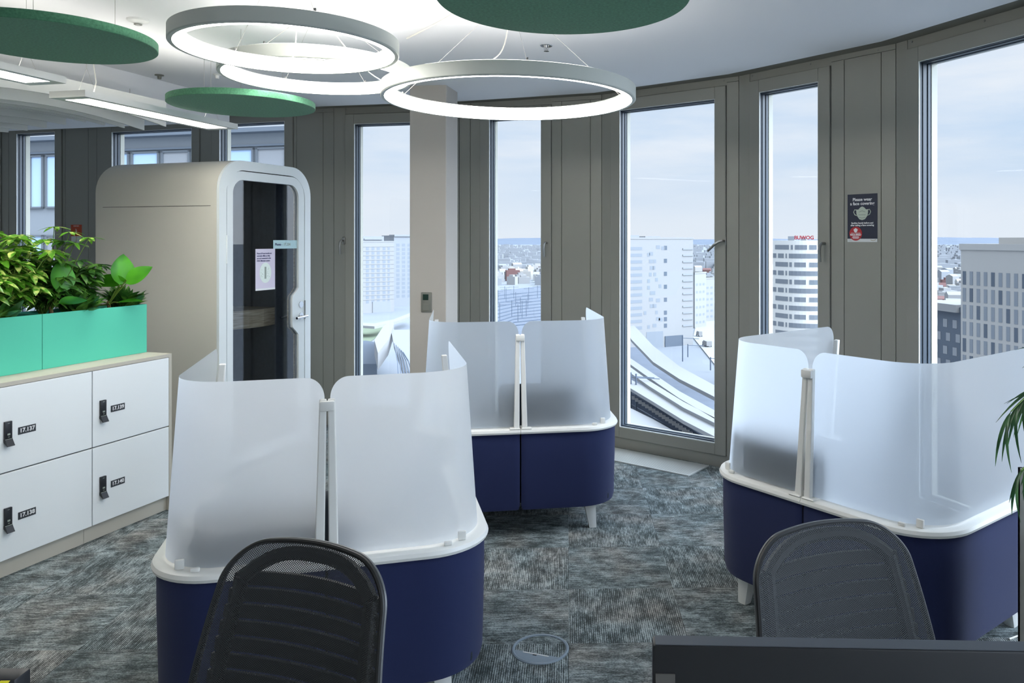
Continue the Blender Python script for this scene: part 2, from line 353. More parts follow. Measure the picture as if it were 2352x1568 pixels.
for i in range(len(V)-1):
    A, u, Ln = frame_of(i); ang = math.atan2(u.y, u.x)
    T = Matrix.Translation((A.x, A.y, 0)) @ Matrix.Rotation(ang, 4, 'Z')
    if i in pxg:
        g = pxg[i]; g0 = on(A, u, g[0]); g1 = on(A, u, g[1]) if g[1] else Ln-.19
        pl = [on(A, u, q) for q in g[2:]]
    elif kinds[i] == 'w': g0, g1, pl = .19, Ln-.19, []
    else: g0, g1, pl = .187, .67, [.8555, 1.11]
    if i == 2: g0 = max(g0, .12)
    top = tops.get(i, 2.705); bot = .17
    so_, si = .085, .0
    s0, s1 = g0-.085, g1+.088           # sash outline
    st, sb = min(top+.088, 2.83), bot-.082
    D0, D1 = 0.0, .30
    # fixed cladding around the sash, split at the joints
    e = .0022
    wallb.box(e, s0-.004, D0, .07, 0, HC+.1, T)
    cuts = [s1+.004]+[c for c in pl if c > s1+.02]+[Ln-e]
    for a, b in zip(cuts[:-1], cuts[1:]): wallb.box(a+(e if a != cuts[0] else 0), b-(e if b != cuts[-1] else 0), D0, .07, 0, 2.815, T)
    wallb.box(s1+.004, Ln-e, D0, .07, 2.818, HC+.1, T)
    wallb.box(s0-.004, s1+.004, D0+.004, .07, 0, sb-.004, T)
    wallb.box(s0-.004, s1+.004, D0+.004, .07, st+.004, HC+.1, T)
    # outer build-up of the facade behind the cladding
    gapb.box(-.02, g0-.03, .071, .075, 0, HC+.1, T); gapb.box(g1+.03, Ln+.02, .071, .075, 0, HC+.1, T)
    gapb.box(g0-.03, g1+.03, .071, .075, 0, bot-.03, T); gapb.box(g0-.03, g1+.03, .071, .075, top+.03, HC+.1, T)
    wn += 1
    w = struct(empty('window_%d' % wn, (A.x, A.y, 0), ang))
    f = MB(); y0, y1 = -.012, .045
    f.rbox(s0, g0, y0, y1, sb, st, .003, 1); f.rbox(g1, s1, y0, y1, sb, st, .003, 1); f.rbox(g0, g1, y0, y1, sb, bot, .003, 1); f.rbox(g0, g1, y0, y1, top, st, .003, 1)
    f.obj('sash', clad, w)
    f = MB(); q = .006     # white bead at the glass edge
    f.box(g0, g0+q, -.010, -.002, bot, top); f.box(g1-q*.5, g1, -.010, -.002, bot, top); f.box(g0, g1, -.010, -.002, bot, bot+q); f.box(g0+q, g1-q, -.008, -.002, top-q*.5, top)
    f.obj('glazing_bead', edge_w, w)
    f = MB(); q = .02
    for (d0, d1, q) in ((-.002, .016, .007), (.016, .045, .012), (.052, .074, .016)):
        f.box(g0, g0+q, d0, d1, bot, top); f.box(g1-q, g1, d0, d1, bot, top); f.box(g0, g1, d0, d1, bot, bot+q); f.box(g0, g1, d0, d1, top-q, top)
    f.obj('gasket', gasket, w)
    f = MB(); q = .024     # outer casing in cream metal
    f.box(g0-.02, g0+q-.004, .076, .122, bot-.02, top+.02); f.box(g1-q+.004, g1+.02, .076, .122, bot-.02, top+.02); f.box(g0, g1, .076, .122, bot-.03, bot+.008); f.box(g0, g1, .076, .122, top-.008, top+.03)
    f.obj('outer_casing', jamb_c, w)
    f = MB(); f.box(g0+.002, g1-.002, .047, .050, bot, top); f.obj('glass_pane', wglass, w)
    if i == 7: handle(w, on(A, u, 1665), 1.66, 1)
    elif i == 5: handle(w, on(A, u, 790), 1.66)
    elif kinds[i] == 'n' and i != 4: handle(w, g1+.052, 1.645)
    # screws along the head
    f = MB()
    for xx in (.12, Ln/2, Ln-.12): f.lathe([(0, 0), (.006, 0), (.006, .002), (0, .002)], 8, M=Matrix.Translation((xx, 0, 2.833)) @ Matrix.Rotation(PI/2, 4, 'X'))
    f.obj('screw_row', steel, w)
struct(wallb.obj('wall_back', clad)); struct(gapb.obj('trim_1', gap_m))
# miters of the cladding where two modules meet are closed by the dark joint strips behind

# inner outline .14 m inside the facade
def inset(poly, d):
    out = []
    for i in range(len(poly)):
        a = Vector(poly[max(i-1, 0)]); b = Vector(poly[i]); c = Vector(poly[min(i+1, len(poly)-1)])
        ns = []
        for p, q in ((a, b), (b, c)):
            if (q-p).length > 1e-6:
                t = (q-p).normalized(); ns.append(Vector((t.y, -t.x)))
        n = sum(ns, Vector((0, 0))); n.normalize(); k = d/max(.5, n.dot(ns[0])); out.append(tuple(b+n*k))
    return out
IN = inset(V, .14)
LW, BW = -8.35, -3.5
cb = MB(); cpoly = [(LW, BW)]+IN[:]; cpoly[1] = (LW, IN[0][1])
cpoly = cpoly+[(V[-1][0], BW)]
cb.prism(cpoly, HC-.008, HC+.12); struct(cb.obj('ceiling', white_p))
sb_ = MB()
for i in range(len(V)-1):
    sb_.add([(V[i][0], V[i][1], HC), (V[i+1][0], V[i+1][1], HC), (IN[i+1][0], IN[i+1][1], HC), (IN[i][0], IN[i][1], HC),
             (V[i][0], V[i][1], HC+.02), (V[i+1][0], V[i+1][1], HC+.02), (IN[i+1][0], IN[i+1][1], HC+.02), (IN[i][0], IN[i][1], HC+.02)],
            [(0, 1, 2, 3), (4, 5, 6, 7), (0, 1, 5, 4), (2, 3, 7, 6)])
struct(sb_.obj('trim_2', soff))
OUT = inset(V, -.12)
fb = MB(); fb.prism([(LW-.1, BW-.1)]+OUT+[(V[-1][0]+.1, BW-.1)], -.12, 0); struct(fb.obj('floor', carpet()))
wb = MB(); wb.box(LW-.1, LW, BW-.1, V[0][1]+.2, 0, HC+.1); struct(wb.obj('wall_left', wall_w))
wb = MB(); wb.box(LW-.1, V[-1][0]+.1, BW-.1, BW, 0, HC+.1); struct(wb.obj('wall_front', wall_w))
# roof slab above the storey keeps the sun out
wb = MB(); wb.prism([(LW-.3, BW-.3)]+inset(V, -.45)+[(V[-1][0]+.4, BW-.3)], HC+.13, HC+.5); struct(wb.obj('ceiling_slab', wall_w))
# lowered ceiling field at the left
lowz = 2.645
e1 = gnd(242, 152, HC-.01); e2 = gnd(438, 203, HC-.01); dd = (e2-e1).normalized()
t_ = ((527-PX)/F*e2.y-e2.x)/(dd.x-(527-PX)/F*dd.y)
p0 = e1-dd*2.0; p1 = e2+dd*t_
n_ = Vector((-dd.y, dd.x, 0)); cb = MB()
cb.prism([(p0.x, p0.y), (p1.x, p1.y), (p1.x+n_.x*3.6, p1.y+n_.y*3.6), (p0.x+n_.x*2.6, p0.y+n_.y*2.6)][::-1], lowz, HC-.0085)
struct(cb.obj('ceiling_bulkhead', white_p))

# ------------------------------------------------------------------ column
c0 = Vector((-1.359, 5.915)); c1 = Vector((-1.074, 5.88)); ux = (c1-c0).normalized(); an = math.atan2(ux.y, ux.x)
cm = MB(); cm.rbox(0, .287, 0, .30, 0, HC, .004, 1)
o = cm.obj('wall_column', colm); o.location = (c0.x, c0.y, 0); o.rotation_euler = (0, 0, an); struct(o)
th = tag(empty('thermostat', (c0.x, c0.y, 0), an), 'grey thermostat with a dark display on the column face', 'thermostat')
ax, az = on(c0, ux, 968, 671); bx, bz = on(c0, ux, 992, 716)
m = MB(); m.rbox(ax, bx, -.014, 0, bz, az, .004, 2); m.obj('housing', grey_p, th, True)
m = MB(); m.rbox(ax+.016, bx-.022, -.017, -.013, az-.058, az-.014, .001, 1); m.obj('display', disp, th)
m = MB(); m.rbox(ax+.014, bx-.014, -.018, -.013, bz+.012, bz+.062, .003, 2); m.obj('button', grey_p, th)

# ------------------------------------------------------------------ floor grilles
def grille(cx, cy, rz, ln, wd, label):
    g = tag(empty('floor_grille', (cx, cy, 0), rz), label, 'floor grille', 'floor convector grilles')
    m = MB(); m.box(0, ln, -wd, 0, 0, .002); m.obj('tray', gap_m, g)
    m = MB(); n = 26
    for i in range(n):
        y = -wd+wd*(i+.5)/n; m.box(0, ln, y-.0035, y+.0035, .002, .008)
    m.obj('slats', alu, g)
    m = MB(); m.box(-.008, 0, -wd-.008, .002, 0, .009); m.box(ln, ln+.008, -wd-.008, .002, 0, .009); m.box(0, ln, -wd-.008, -wd, 0, .009); m.obj('rim', alu, g)
A, u, Ln = frame_of(7); ang = math.atan2(u.y, u.x); q = A+u*.14; nn = Vector((u.y, -u.x)); q = q+nn*.03
grille(q.x, q.y, ang, .84, .30, 'aluminium floor grille below the tall window between the two rear lounge pods')
A, u, Ln = frame_of(8); ang = math.atan2(u.y, u.x); nn = Vector((u.y, -u.x)); q = A+u*.2+nn*.05
grille(q.x, q.y, ang, .8, .30, 'aluminium floor grille mostly hidden behind the right lounge pod')

# ------------------------------------------------------------------ floor box
fo = tag(empty('floor_box', tuple(gnd(1241, 1490)), math.radians(-18)), 'round grey floor power box set in the carpet', 'floor box')
m = MB(); m.lathe([(.104, 0), (.118, 0), (.117, .003), (.112, .006), (.105, .004)], 48, True); m.obj('ring', fbox, fo, True)
m = MB(); pts = [(.105*math.cos(t), .105*math.sin(t)) for t in [PI+.42+(PI-.84)*k/16 for k in range(17)]]; m.prism(pts, 0, .004); m.obj('lid', fbox, fo)
m = MB(); m.box(-.055, .055, -.052, -.048, .004, .0055); m.obj('lid_slot', plastic_w, fo)
m = MB(); m.box(-.01, .006, -.06, -.054, .004, .005); m.obj('latch', black_p, fo)

# ------------------------------------------------------------------ lockers
P0 = Vector((-2.880, 3.798)); cu_ = Vector((.287, .958)).normalized(); can = math.atan2(cu_.y, cu_.x)
cab = tag(empty('locker_unit', (P0.x, P0.y, 0), can), 'low beige locker unit with four white numbered doors under the turquoise planters', 'locker')
m = MB(); x0, x1, dp, ht = -.56, 1.05, .47, .965
m.box(x0, x0+.02, 0, dp, 0, ht-.02); m.box(x1-.02, x1, 0, dp, .0, ht-.02); m.box(x0, x1, 0, dp, ht-.02, ht); m.box(x0+.02, x1-.02, dp-.02, dp, 0, ht-.02); m.box(x0+.02, x1-.02, .02, dp-.02, .085, .1)
m.box(.497, .509, .02, dp-.02, .1, ht-.02); m.box(-.03, -.018, .02, dp-.02, .1, ht-.02)
m.obj('carcass', beige, cab)
m = MB(); m.box(x0+.02, .470, .025, .04, 0, .085); m.box(.472, x1-.02, .025, .04, 0, .085); m.obj('plinth', beige, cab)
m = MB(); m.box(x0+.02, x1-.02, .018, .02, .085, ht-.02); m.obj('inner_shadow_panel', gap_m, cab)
DO = [(-.535, -.028, .522, .942, None), (-.535, -.028, .089, .515, None), (-.022, .500, .522, .942, '17.137'), (-.022, .500, .089, .515, '17.138'), (.506, 1.028, .522, .942, '17.139'), (.506, 1.028, .089, .515, '17.140')]
for a, b, z0, z1, num in DO:
    m = MB(); m.rbox(a, b, 0, .017, z0, z1, .0015, 1); d = m.obj('door', door_w, cab)
    hx = a+.058 if a > 0 else a+.056; top_ = .772 if z0 > .3 else .346
    m = MB(); m.rbox(hx-.018, hx+.018, -.012, 0, top_-.088, top_, .002, 2)
    h = m.obj('lock_handle', black_p, d, True)
    m = MB(); m.prism([(-.012, top_-.086), (-.030, top_-.120), (-.026, top_-.122), (0, top_-.100), (0, top_-.086)], hx-.018, hx+.018, 'x'); m.obj('finger_pull', black_p, h)
    m = MB(); m.rbox(hx-.007, hx+.007, -.0128, -.012, top_-.068, top_-.059, .0003, 1); m.obj('card_symbol', line_g, h)
    m = MB(); m.box(hx-.004, hx+.004, -.0128, -.012, top_-.078, top_-.075); m.obj('lock_symbol', line_g, h)
    m = MB(); m.box(hx-.006, hx+.004, -.0128, -.012, top_-.010, top_-.008); m.obj('status_mark', line_g, h)
    m = MB(); m.box(hx-.018, hx+.018, -.0145, -.012, top_-.0875, top_-.086); m.obj('hinge_line', line_g, h)
    if num:
        lx = hx+.100; lz = top_-.062
        m = MB(); m.rbox(lx-.046, lx+.046, -.0025, 0, lz-.0185, lz+.0185, .003, 2); p = m.obj('number_plate', dark_g, d)
        tmesh(num, .029, txt_w, 'number', p, lx, lz, -.0028, .0005, bold=.0007)

# ------------------------------------------------------------------ planters and their plants
def planter(a, b, label):
    e = tag(empty('planter', tuple(Vector((P0.x, P0.y))+cu_*a+Vector((-cu_.y, cu_.x))*.19)+(.966,), can), label, 'planter', 'turquoise planters on the lockers')
    w = b-a; d = .24; h = .30; m = MB()
    m.box(0, w, 0, .004, .0, h); m.box(0, w, d-.004, d, 0, h); m.box(0, .004, .004, d-.004, 0, h); m.box(w-.004, w, .004, d-.004, 0, h); m.box(.004, w-.004, .004, d-.004, 0, .01); m.obj('box', turq, e)
    m = MB(); m.box(.005, w-.005, .005, d-.005, .01, h-.03); m.obj('soil', soil, e)
    return e
planter(-.45, .3625, 'turquoise metal planter at the left end full of variegated foliage')
planter(.3655, 1.045, 'turquoise metal planter at the right end beside the booth, broad leaves growing out')
def leaf_geo(b, L_, wd, M, fold=.25, curl=.3, n=6, tip=1.0):
    vs = []; fs = []
    for i in range(n+1):
        t = i/n; w = wd*math.sin(PI*min(1, t**.8*1.0))**.8*.5 if 0 < t < 1 else .0004
        w = max(w, .0004)
        z = -curl*L_*t*t; x = L_*t
        vs += [(x, -w, z+w*fold), (x, 0, z), (x, w, z+w*fold)]
    for i in range(n):
        k = i*3; fs += [(k, k+1, k+4, k+3), (k+1, k+2, k+5, k+4)]
    b.add(vs, fs, M)
def Tm(p, az, el, roll=0):   # local +x points along azimuth az, elevation el
    return Matrix.Translation(p) @ Matrix.Rotation(az, 4, 'Z') @ Matrix.Rotation(-el, 4, 'Y') @ Matrix.Rotation(roll, 4, 'X')
def loc_p(t, d, z=.966+.26):  # on the lockers: along, depth
    q = Vector((P0.x, P0.y))+cu_*t+Vector((-cu_.y, cu_.x))*(.19+d); return Vector((q.x, q.y, z))
def schefflera(t, d, label, nst, h, spread, leafm, seed, lf=.075, name='umbrella_plant'):
    r = random.Random(seed); base = loc_p(t, d)
    e = tag(empty(name, tuple(base)), label, 'plant', 'plants in the turquoise planters')
    st = MB(); fo_ = MB()
    for k in range(nst):
        az = r.uniform(0, 2*PI); hh = h*r.uniform(.35, 1.0); rad = spread*r.uniform(.15, 1)
        tx, ty = rad*math.cos(az), rad*math.sin(az)
        pts = [Vector((0, 0, 0)), Vector((tx*.35, ty*.35, hh*.5)), Vector((tx*.8, ty*.8, hh*.9)), Vector((tx, ty, hh))]
        st.tube(pts, [.005, .004, .003, .002], 5)
        for w in range(4):
            f = .45+.55*(w/3); c = pts[1].lerp(pts[3], max(0, (f-.45)/.55))
            pa = r.uniform(0, 2*PI); pe = r.uniform(.1, .8); pl = r.uniform(.03, .09)
            ep = c+Vector((math.cos(pa)*math.cos(pe), math.sin(pa)*math.cos(pe), math.sin(pe)))*pl
            st.tube([c, ep], .0013, 4)
            nl = r.randint(6, 8)
            for q in range(nl):
                a2 = 2*PI*q/nl+r.uniform(-.15, .15); leaf_geo(fo_, lf*r.uniform(.8, 1.15), lf*.36, Tm(ep, a2, r.uniform(-.45, .15), r.uniform(-.3, .3)), .2, .22, 5)
    st.obj('stem', stem_m, e); fo_.obj('foliage', leafm, e, True); return e
schefflera(-.22, .13, 'variegated umbrella plant at the far left end of the planters', 26, .48, .22, lf_var, 11, .10)
schefflera(.05, .10, 'dense variegated umbrella plant in the middle of the left planter', 34, .46, .22, lf_var, 12, .10)
schefflera(.28, .12, 'variegated umbrella plant growing at the joint of both planters', 30, .42, .19, lf_var, 13, .095)
schefflera(.50, .17, 'darker umbrella plant behind the round philodendron leaf', 22, .40, .17, lf_dark, 15, .095)
schefflera(.70, .17, 'dark green umbrella plant leaning towards the booth', 20, .30, .16, lf_dark, 16, .09)
def sprig(e, c, tip, leafm, seed):
    r = random.Random(seed); st = MB(); fo_ = MB(); st.tube([c, (c+tip)/2+Vector((.01, 0, .01)), tip], .002, 5)
    for q in range(7): leaf_geo(fo_, .085, .022, Tm(tip, 2*PI*q/7+.2, r.uniform(-.35, 0)), .2, .15, 5)
    st.obj('stem', stem_m, e); fo_.obj('foliage', leafm, e, True)
spr = tag(empty('umbrella_plant', tuple(loc_p(.46, .12))), 'young umbrella plant whose light green sprigs rise highest before the dark wall', 'plant', 'plants in the turquoise planters')
for k, (x, y) in enumerate(((125, 520), (160, 532), (205, 545), (172, 557))):
    b = loc_p(.46, .12); tp = at(x, y, b.y+.02)-b; sprig(spr, Vector((0, 0, .0)), tp, lf_var, k)
def broad(t, d, label, leaves, seed, col=lf_broad, name='philodendron'):
    base = loc_p(t, d); e = tag(empty(name, tuple(base)), label, 'plant', 'plants in the turquoise planters')
    m = MB(); m.tube([(0, 0, -.03), (.004, .002, .03), (.0, .0, .07)], [.012, .011, .009], 8); m.obj('stem', trunk_m, e)
    for (px, py, ln, wd, az, el, roll) in leaves:
        tip = at(px, py, base.y)-base          # centre of the blade in the air above the planter
        D = Vector((math.cos(az)*math.cos(el), math.sin(az)*math.cos(el), math.sin(el)))
        root = tip-D*ln*.5
        m = MB(); m.tube([(0, 0, .05), root*.55+Vector((0, 0, .03)), root], [.005, .004, .003], 6); m.obj('leaf_stalk', stem_m, e)
        m = MB(); leaf_geo(m, ln, wd, Tm(root, az, el, roll), .18, .12, 12); m.obj('leaf', col, e, True)
    return e
broad(.46, .06, 'philodendron with one large round bright green leaf in front of the foliage', [(143, 632, .19, .16, 1.4, 1.35, 1.5), (112, 680, .14, .10, 2.8, .3, .8), (168, 690, .14, .09, .3, .2, -.6)], 3)
broad(.86, .10, 'philodendron with two upright leaves and one reaching sideways at the right end', [(282, 618, .19, .16, 1.2, 1.35, 1.5), (248, 645, .25, .10, 3.0, -.05, .9), (318, 630, .17, .12, .35, .7, .9), (225, 690, .17, .09, 3.0, .3, .4), (300, 690, .14, .08, .2, .15, .2), (190, 695, .16, .09, 2.9, .4, .6)], 4)
def low_plant(t, d, label, seed):
    r = random.Random(seed); e = tag(empty('low_foliage_plant', tuple(loc_p(t, d, .966+.27))), label, 'plant', 'plants in the turquoise planters'); m = MB()
    for k in range(80):
        az = r.uniform(-.3, PI+.3) if r.random() < .7 else r.uniform(PI, 2*PI); el = r.uniform(.45, 1.25) if az < PI+.3 else r.uniform(.9, 1.4); l = r.uniform(.09, .16)
        leaf_geo(m, l, l*.4, Tm(Vector((r.uniform(-.05, .05), r.uniform(-.04, .04), r.uniform(0, .03))), az, el, r.uniform(-.5, .5)), .25, .22, 6)
    m.obj('foliage', lf_dark, e, True)
low_plant(.62, .06, 'low dark leafy plant filling the planter between the two philodendrons', 21)
low_plant(.95, .08, 'low dark leafy plant at the right-hand edge of the planters', 22)
low_plant(.15, .06, 'low dark leafy plant in the front of the left planter', 23)
low_plant(-.12, .06, 'low dark leafy plant at the front left of the left planter', 24)

# ------------------------------------------------------------------ phone booth
B0 = Vector((-2.58, 5.385)); bu = Vector((.3, .954)).normalized(); ban = math.atan2(bu.y, bu.x)
BWD, BDP, BH, BR = .99, 1.08, 2.24, .225
booth = tag(empty('phone_booth', (B0.x, B0.y, 0), ban), 'beige rounded phone booth with a white framed glass door', 'phone booth')
def arch(x0, x1, z0, z1, r, n=12, rb=0):
    pts = []
    if rb:
        pts += [(x0+rb-rb*math.cos(t), z0+rb-rb*math.sin(t)) for t in [PI/2*(1-k/n) for k in range(n+1)]]
    else: pts += [(x0, z0)]
    pts += [(x0+r-r*math.cos(PI/2*k/n), z1-r+r*math.sin(PI/2*k/n)) for k in range(n+1)]
    pts += [(x1-r+r*math.sin(PI/2*k/n), z1-r+r*math.cos(PI/2*k/n)) for k in range(n+1)]
    if rb: pts += [(x1-rb+rb*math.cos(t), z0+rb-rb*math.sin(t)) for t in [PI/2*k/n for k in range(n+1)]]
    else: pts += [(x1, z0)]
    return pts
def ringband(mb, outer, inner, y0, y1, close=False):
    n = len(outer); vs = [(p[0], y0, p[1]) for p in outer]+[(p[0], y0, p[1]) for p in inner]+[(p[0], y1, p[1]) for p in outer]+[(p[0], y1, p[1]) for p in inner]
    fs = []
    for i in range(n if close else n-1):
        j = (i+1) % n
        fs += [(i, j, n+j, n+i), (2*n+i, 3*n+i, 3*n+j, 2*n+j), (i, 2*n+i, 2*n+j, j), (n+i, n+j, 3*n+j, 3*n+i)]
    if not close:
        for i in (0, n-1): fs.append((i, n+i, 3*n+i, 2*n+i))
    mb.add(vs, fs)
m = MB(); ringband(m, arch(0, BWD, .02, BH, BR), arch(.05, BWD-.05, .02, BH-.05, BR-.05), .0, BDP); m.obj('shell', booth_b, booth, True)
m = MB(); m.box(-.0012, 0, .05, BDP-.05, 1.905, 1.908); m.obj('panel_seam', gap_m, booth)
m = MB(); m.prism(arch(.0, BWD, .0, BH-.002, BR), BDP-.001, BDP+.02, 'y'); m.obj('rear_panel', booth_b, booth)
m = MB(); ringband(m, arch(.0, BWD, .02, BH, BR), arch(.070, BWD-.070, .02, BH-.070, BR-.05), -.022, -.001); m.obj('front_frame', booth_w, booth, True)
m = MB(); ringband(m, arch(.052, BWD-.052, .06, BH-.052, BR-.05), arch(.051, BWD-.051, .06, BH-.051, BR-.05), .06, BDP-.03)
m.prism(arch(.052, BWD-.052, .06, BH-.052, BR-.05), BDP-.05, BDP-.03, 'y'); m.box(.052, BWD-.052, .0, BDP-.03, .03, .06)
ringband(m, arch(.052, BWD-.052, .06, BH-.052, BR-.05), arch(.058, BWD-.058, .06, BH-.058, BR-.05), .02, BDP-.05)
m.obj('interior_lining', booth_d, booth, True)
# door: white frame with the handle bulge cut into the glass outline
dz0, dz1 = .05, BH-.077
gx0, gx1, gt = .134, .845, 2.10
def door_pts(ins):
    out = arch(.077, BWD-.077, dz0, dz1, BR-.07, 12)
    return out
outer = []
inner = []
go = arch(.077, BWD-.077, dz0, dz1, .15, 12)
gi = arch(gx0, gx1, .14, gt, .10, 12)
# right side of glass: bulge around the handle
def bulge(z):
    d = abs(z-1.09); return .075*max(0, min(1, (.20-d)/.08)) if d > .12 else .075
oz = [dz1-.15-(dz1-.15-dz0)*k/60 for k in range(1, 61)]
go2 = go[:-1]+[(BWD-.077, z) for z in oz]
def sm(x): x = max(0, min(1, x)); return x*x*(3-2*x)
iz = [gt-.10-(gt-.10-.14)*k/60 for k in range(1, 61)]
gi2 = gi[:-1]+[(gx1-.075*sm((.19-abs(z-1.10))/.08), z) for z in iz]
m = MB(); ringband(m, go2, gi2, -.020, .012)
m.box(.077, BWD-.077, -.020, .012, dz0, .14)
door = m.obj('door', booth_w, booth, True)
m = MB(); m.prism(gi2, -.004, .002, 'y'); m.obj('glass_panel', bglass, door)
m = MB(); ringband(m, [(x+(.012 if x < .5 else -.012), z) for x, z in gi2], [(x+(.004 if x < .5 else -.004), z) for x, z in gi2], .014, .022); m.obj('inner_rim', wood_m, door)
m = MB(); hx, hz = .872, 1.055; Y90 = Matrix.Rotation(PI/2, 4, 'X')
for zz in (1.15, 1.06): m.lathe([(0, 0), (.026, 0), (.026, .006), (0, .006)], 24, M=Matrix.Translation((hx, -.020, zz)) @ Y90)
m.tube([(hx, -.026, hz), (hx, -.06, hz), (hx-.005, -.068, hz)], .009, 10); m.tube([(hx+.02, -.068, hz+.004), (hx-.11, -.068, hz-.004)], .010, 10)
m.obj('door_handle', chrome, door, True)
m = MB(); m.tube([(hx-.04, .014, hz), (hx-.04, .06, hz), (hx-.14, .062, hz)], .009, 10); m.obj('inner_handle', chrome, door, True)
for zz in (1.50, .45): m = MB(); m.rbox(.066, .080, -.032, -.018, zz, zz+.2, .003, 2); m.obj('hinge', booth_w, door)
m = MB(); m.rbox(BWD-.077, BWD-.070, -.030, -.018, 1.03, 1.18, .002, 1); m.obj('strike_plate', steel, door)
# table inside
m = MB(); tp = [(.06, .06)]+[(.06+.52*math.sin(PI/2*k/16), .06+.62*(1-math.cos(PI/2*k/16))) for k in range(17)]+[(.60, 1.02), (.06, 1.02)]
m.prism([(.935, .28), (.78, .26), (.64, .28), (.50, .34), (.38, .45), (.31, .60), (.30, 1.02), (.935, 1.02)], .975, 1.115, 'z'); m.obj('table', wood_m, booth)
m = MB(); m.rbox(.12, .45, .22, .55, .54, .62, .03, 3); m.tube([(.285, .38, .06), (.285, .38, .54)], .025, 12); m.obj('stool', booth_d, booth, True)
m = MB(); ringband(m, arch(.066, BWD-.066, .02, BH-.066, BR-.05), arch(.082, BWD-.082, .02, BH-.082, BR-.05), -.004, .004); m.obj('door_gap_shade', gap_m, booth)  # dark strip standing in for the shade in the gap around the door
# papers on the door
sx0, sz0 = on(B0, bu, 585, 572); sx1, sz1 = on(B0, bu, 630, 669)
ps = tag(empty('paper_notice', (B0.x, B0.y, 0), ban), 'lilac paper notice taped inside the glass door of the phone booth', 'notice')
sz0, sz1 = 1.60, 1.29
m = MB(); m.box(sx0, sx1, -.0072, -.0062, sz1, sz0); sh = m.obj('sheet', lilac, ps)
m = MB(); m.box(sx0, sx1, -.0078, -.0073, sz1, sz1+.014); m.obj('footer', paper, sh)
cx = (sx0+sx1)/2
m = MB(); m.lathe([(0, 0), (.055, 0), (.055, .0006), (0, .0006)], 32, M=Matrix.Translation((cx, -.0073, 1.42)) @ Y90 @ Matrix.Diagonal((1.15, 1.4, 1, 1))); m.obj('oval', sagec, sh)
m = MB(); m.box(cx-.010, cx+.008, -.0088, -.008, 1.375, 1.465)
for k in range(16): xx = cx+(-.038 if k % 2 else .028)+R.uniform(-.012, .012); zz = 1.42+R.uniform(-.035, .035); m.box(xx, xx+.004, -.0088, -.008, zz, zz+.003)
m.obj('purifier_drawing', line_g, sh)
for k, s_ in enumerate(('Phone & Focus booths are', 'currently offline as they', 'are not connected to the', 'HVAC/filtration system')):
    tmesh(s_, .0155, txt_n, 'text_line', sh, sx0+.014, 1.566-k*.0185, -.008, .0003, 'LEFT', .0004, sx=.95)
st = tag(empty('door_sticker', (B0.x, B0.y, 0), ban), 'pale blue name sticker reading Phone at the door glass edge above the notice', 'sticker')
qx0 = on(B0, bu, 626); m = MB(); m.box(qx0, .842, -.0072, -.006, 1.60, 1.665); q = m.obj('strip', skyst, st)
tmesh('Phone -', .026, txt_n, 'text_line', q, qx0+.018, 1.632, -.008, .0003, 'LEFT', .0005); tmesh('17.234', .030, line_g, 'text_line', q, qx0+.115, 1.632, -.008, .0003, 'LEFT', .0002)

# ------------------------------------------------------------------ lounge pods
HW, CR, DEP = .575, .22, .98
def path(hw, r, dep, off, n=12, x0=0, k=22):
    """outer half outline from the centre seam to the far end of the side, moved inwards by off"""
    hw2 = hw-off; r2 = max(.03, r-off*.6); pts = []
    for i in range(k+1): pts.append((x0+(hw2-r2-x0)*i/k, off))
    for i in range(1, n+1): t = PI/2*i/n; pts.append((hw2-r2+r2*math.sin(t), off+r2-r2*math.cos(t)))
    for i in range(1, k+1): pts.append((hw2, off+r2+(dep-off-r2)*i/k))
    return pts
def arclen(p):
    d = [0]
    for a, b in zip(p[:-1], p[1:]): d.append(d[-1]+math.hypot(b[0]-a[0], b[1]-a[1]))
    return d
def samp(p, d, s):
    for i in range(len(d)-1):
        if s <= d[i+1]: t = (s-d[i])/max(1e-9, d[i+1]-d[i]); return (p[i][0]+(p[i+1][0]-p[i][0])*t, p[i][1]+(p[i+1][1]-p[i][1])*t)
    return p[-1]
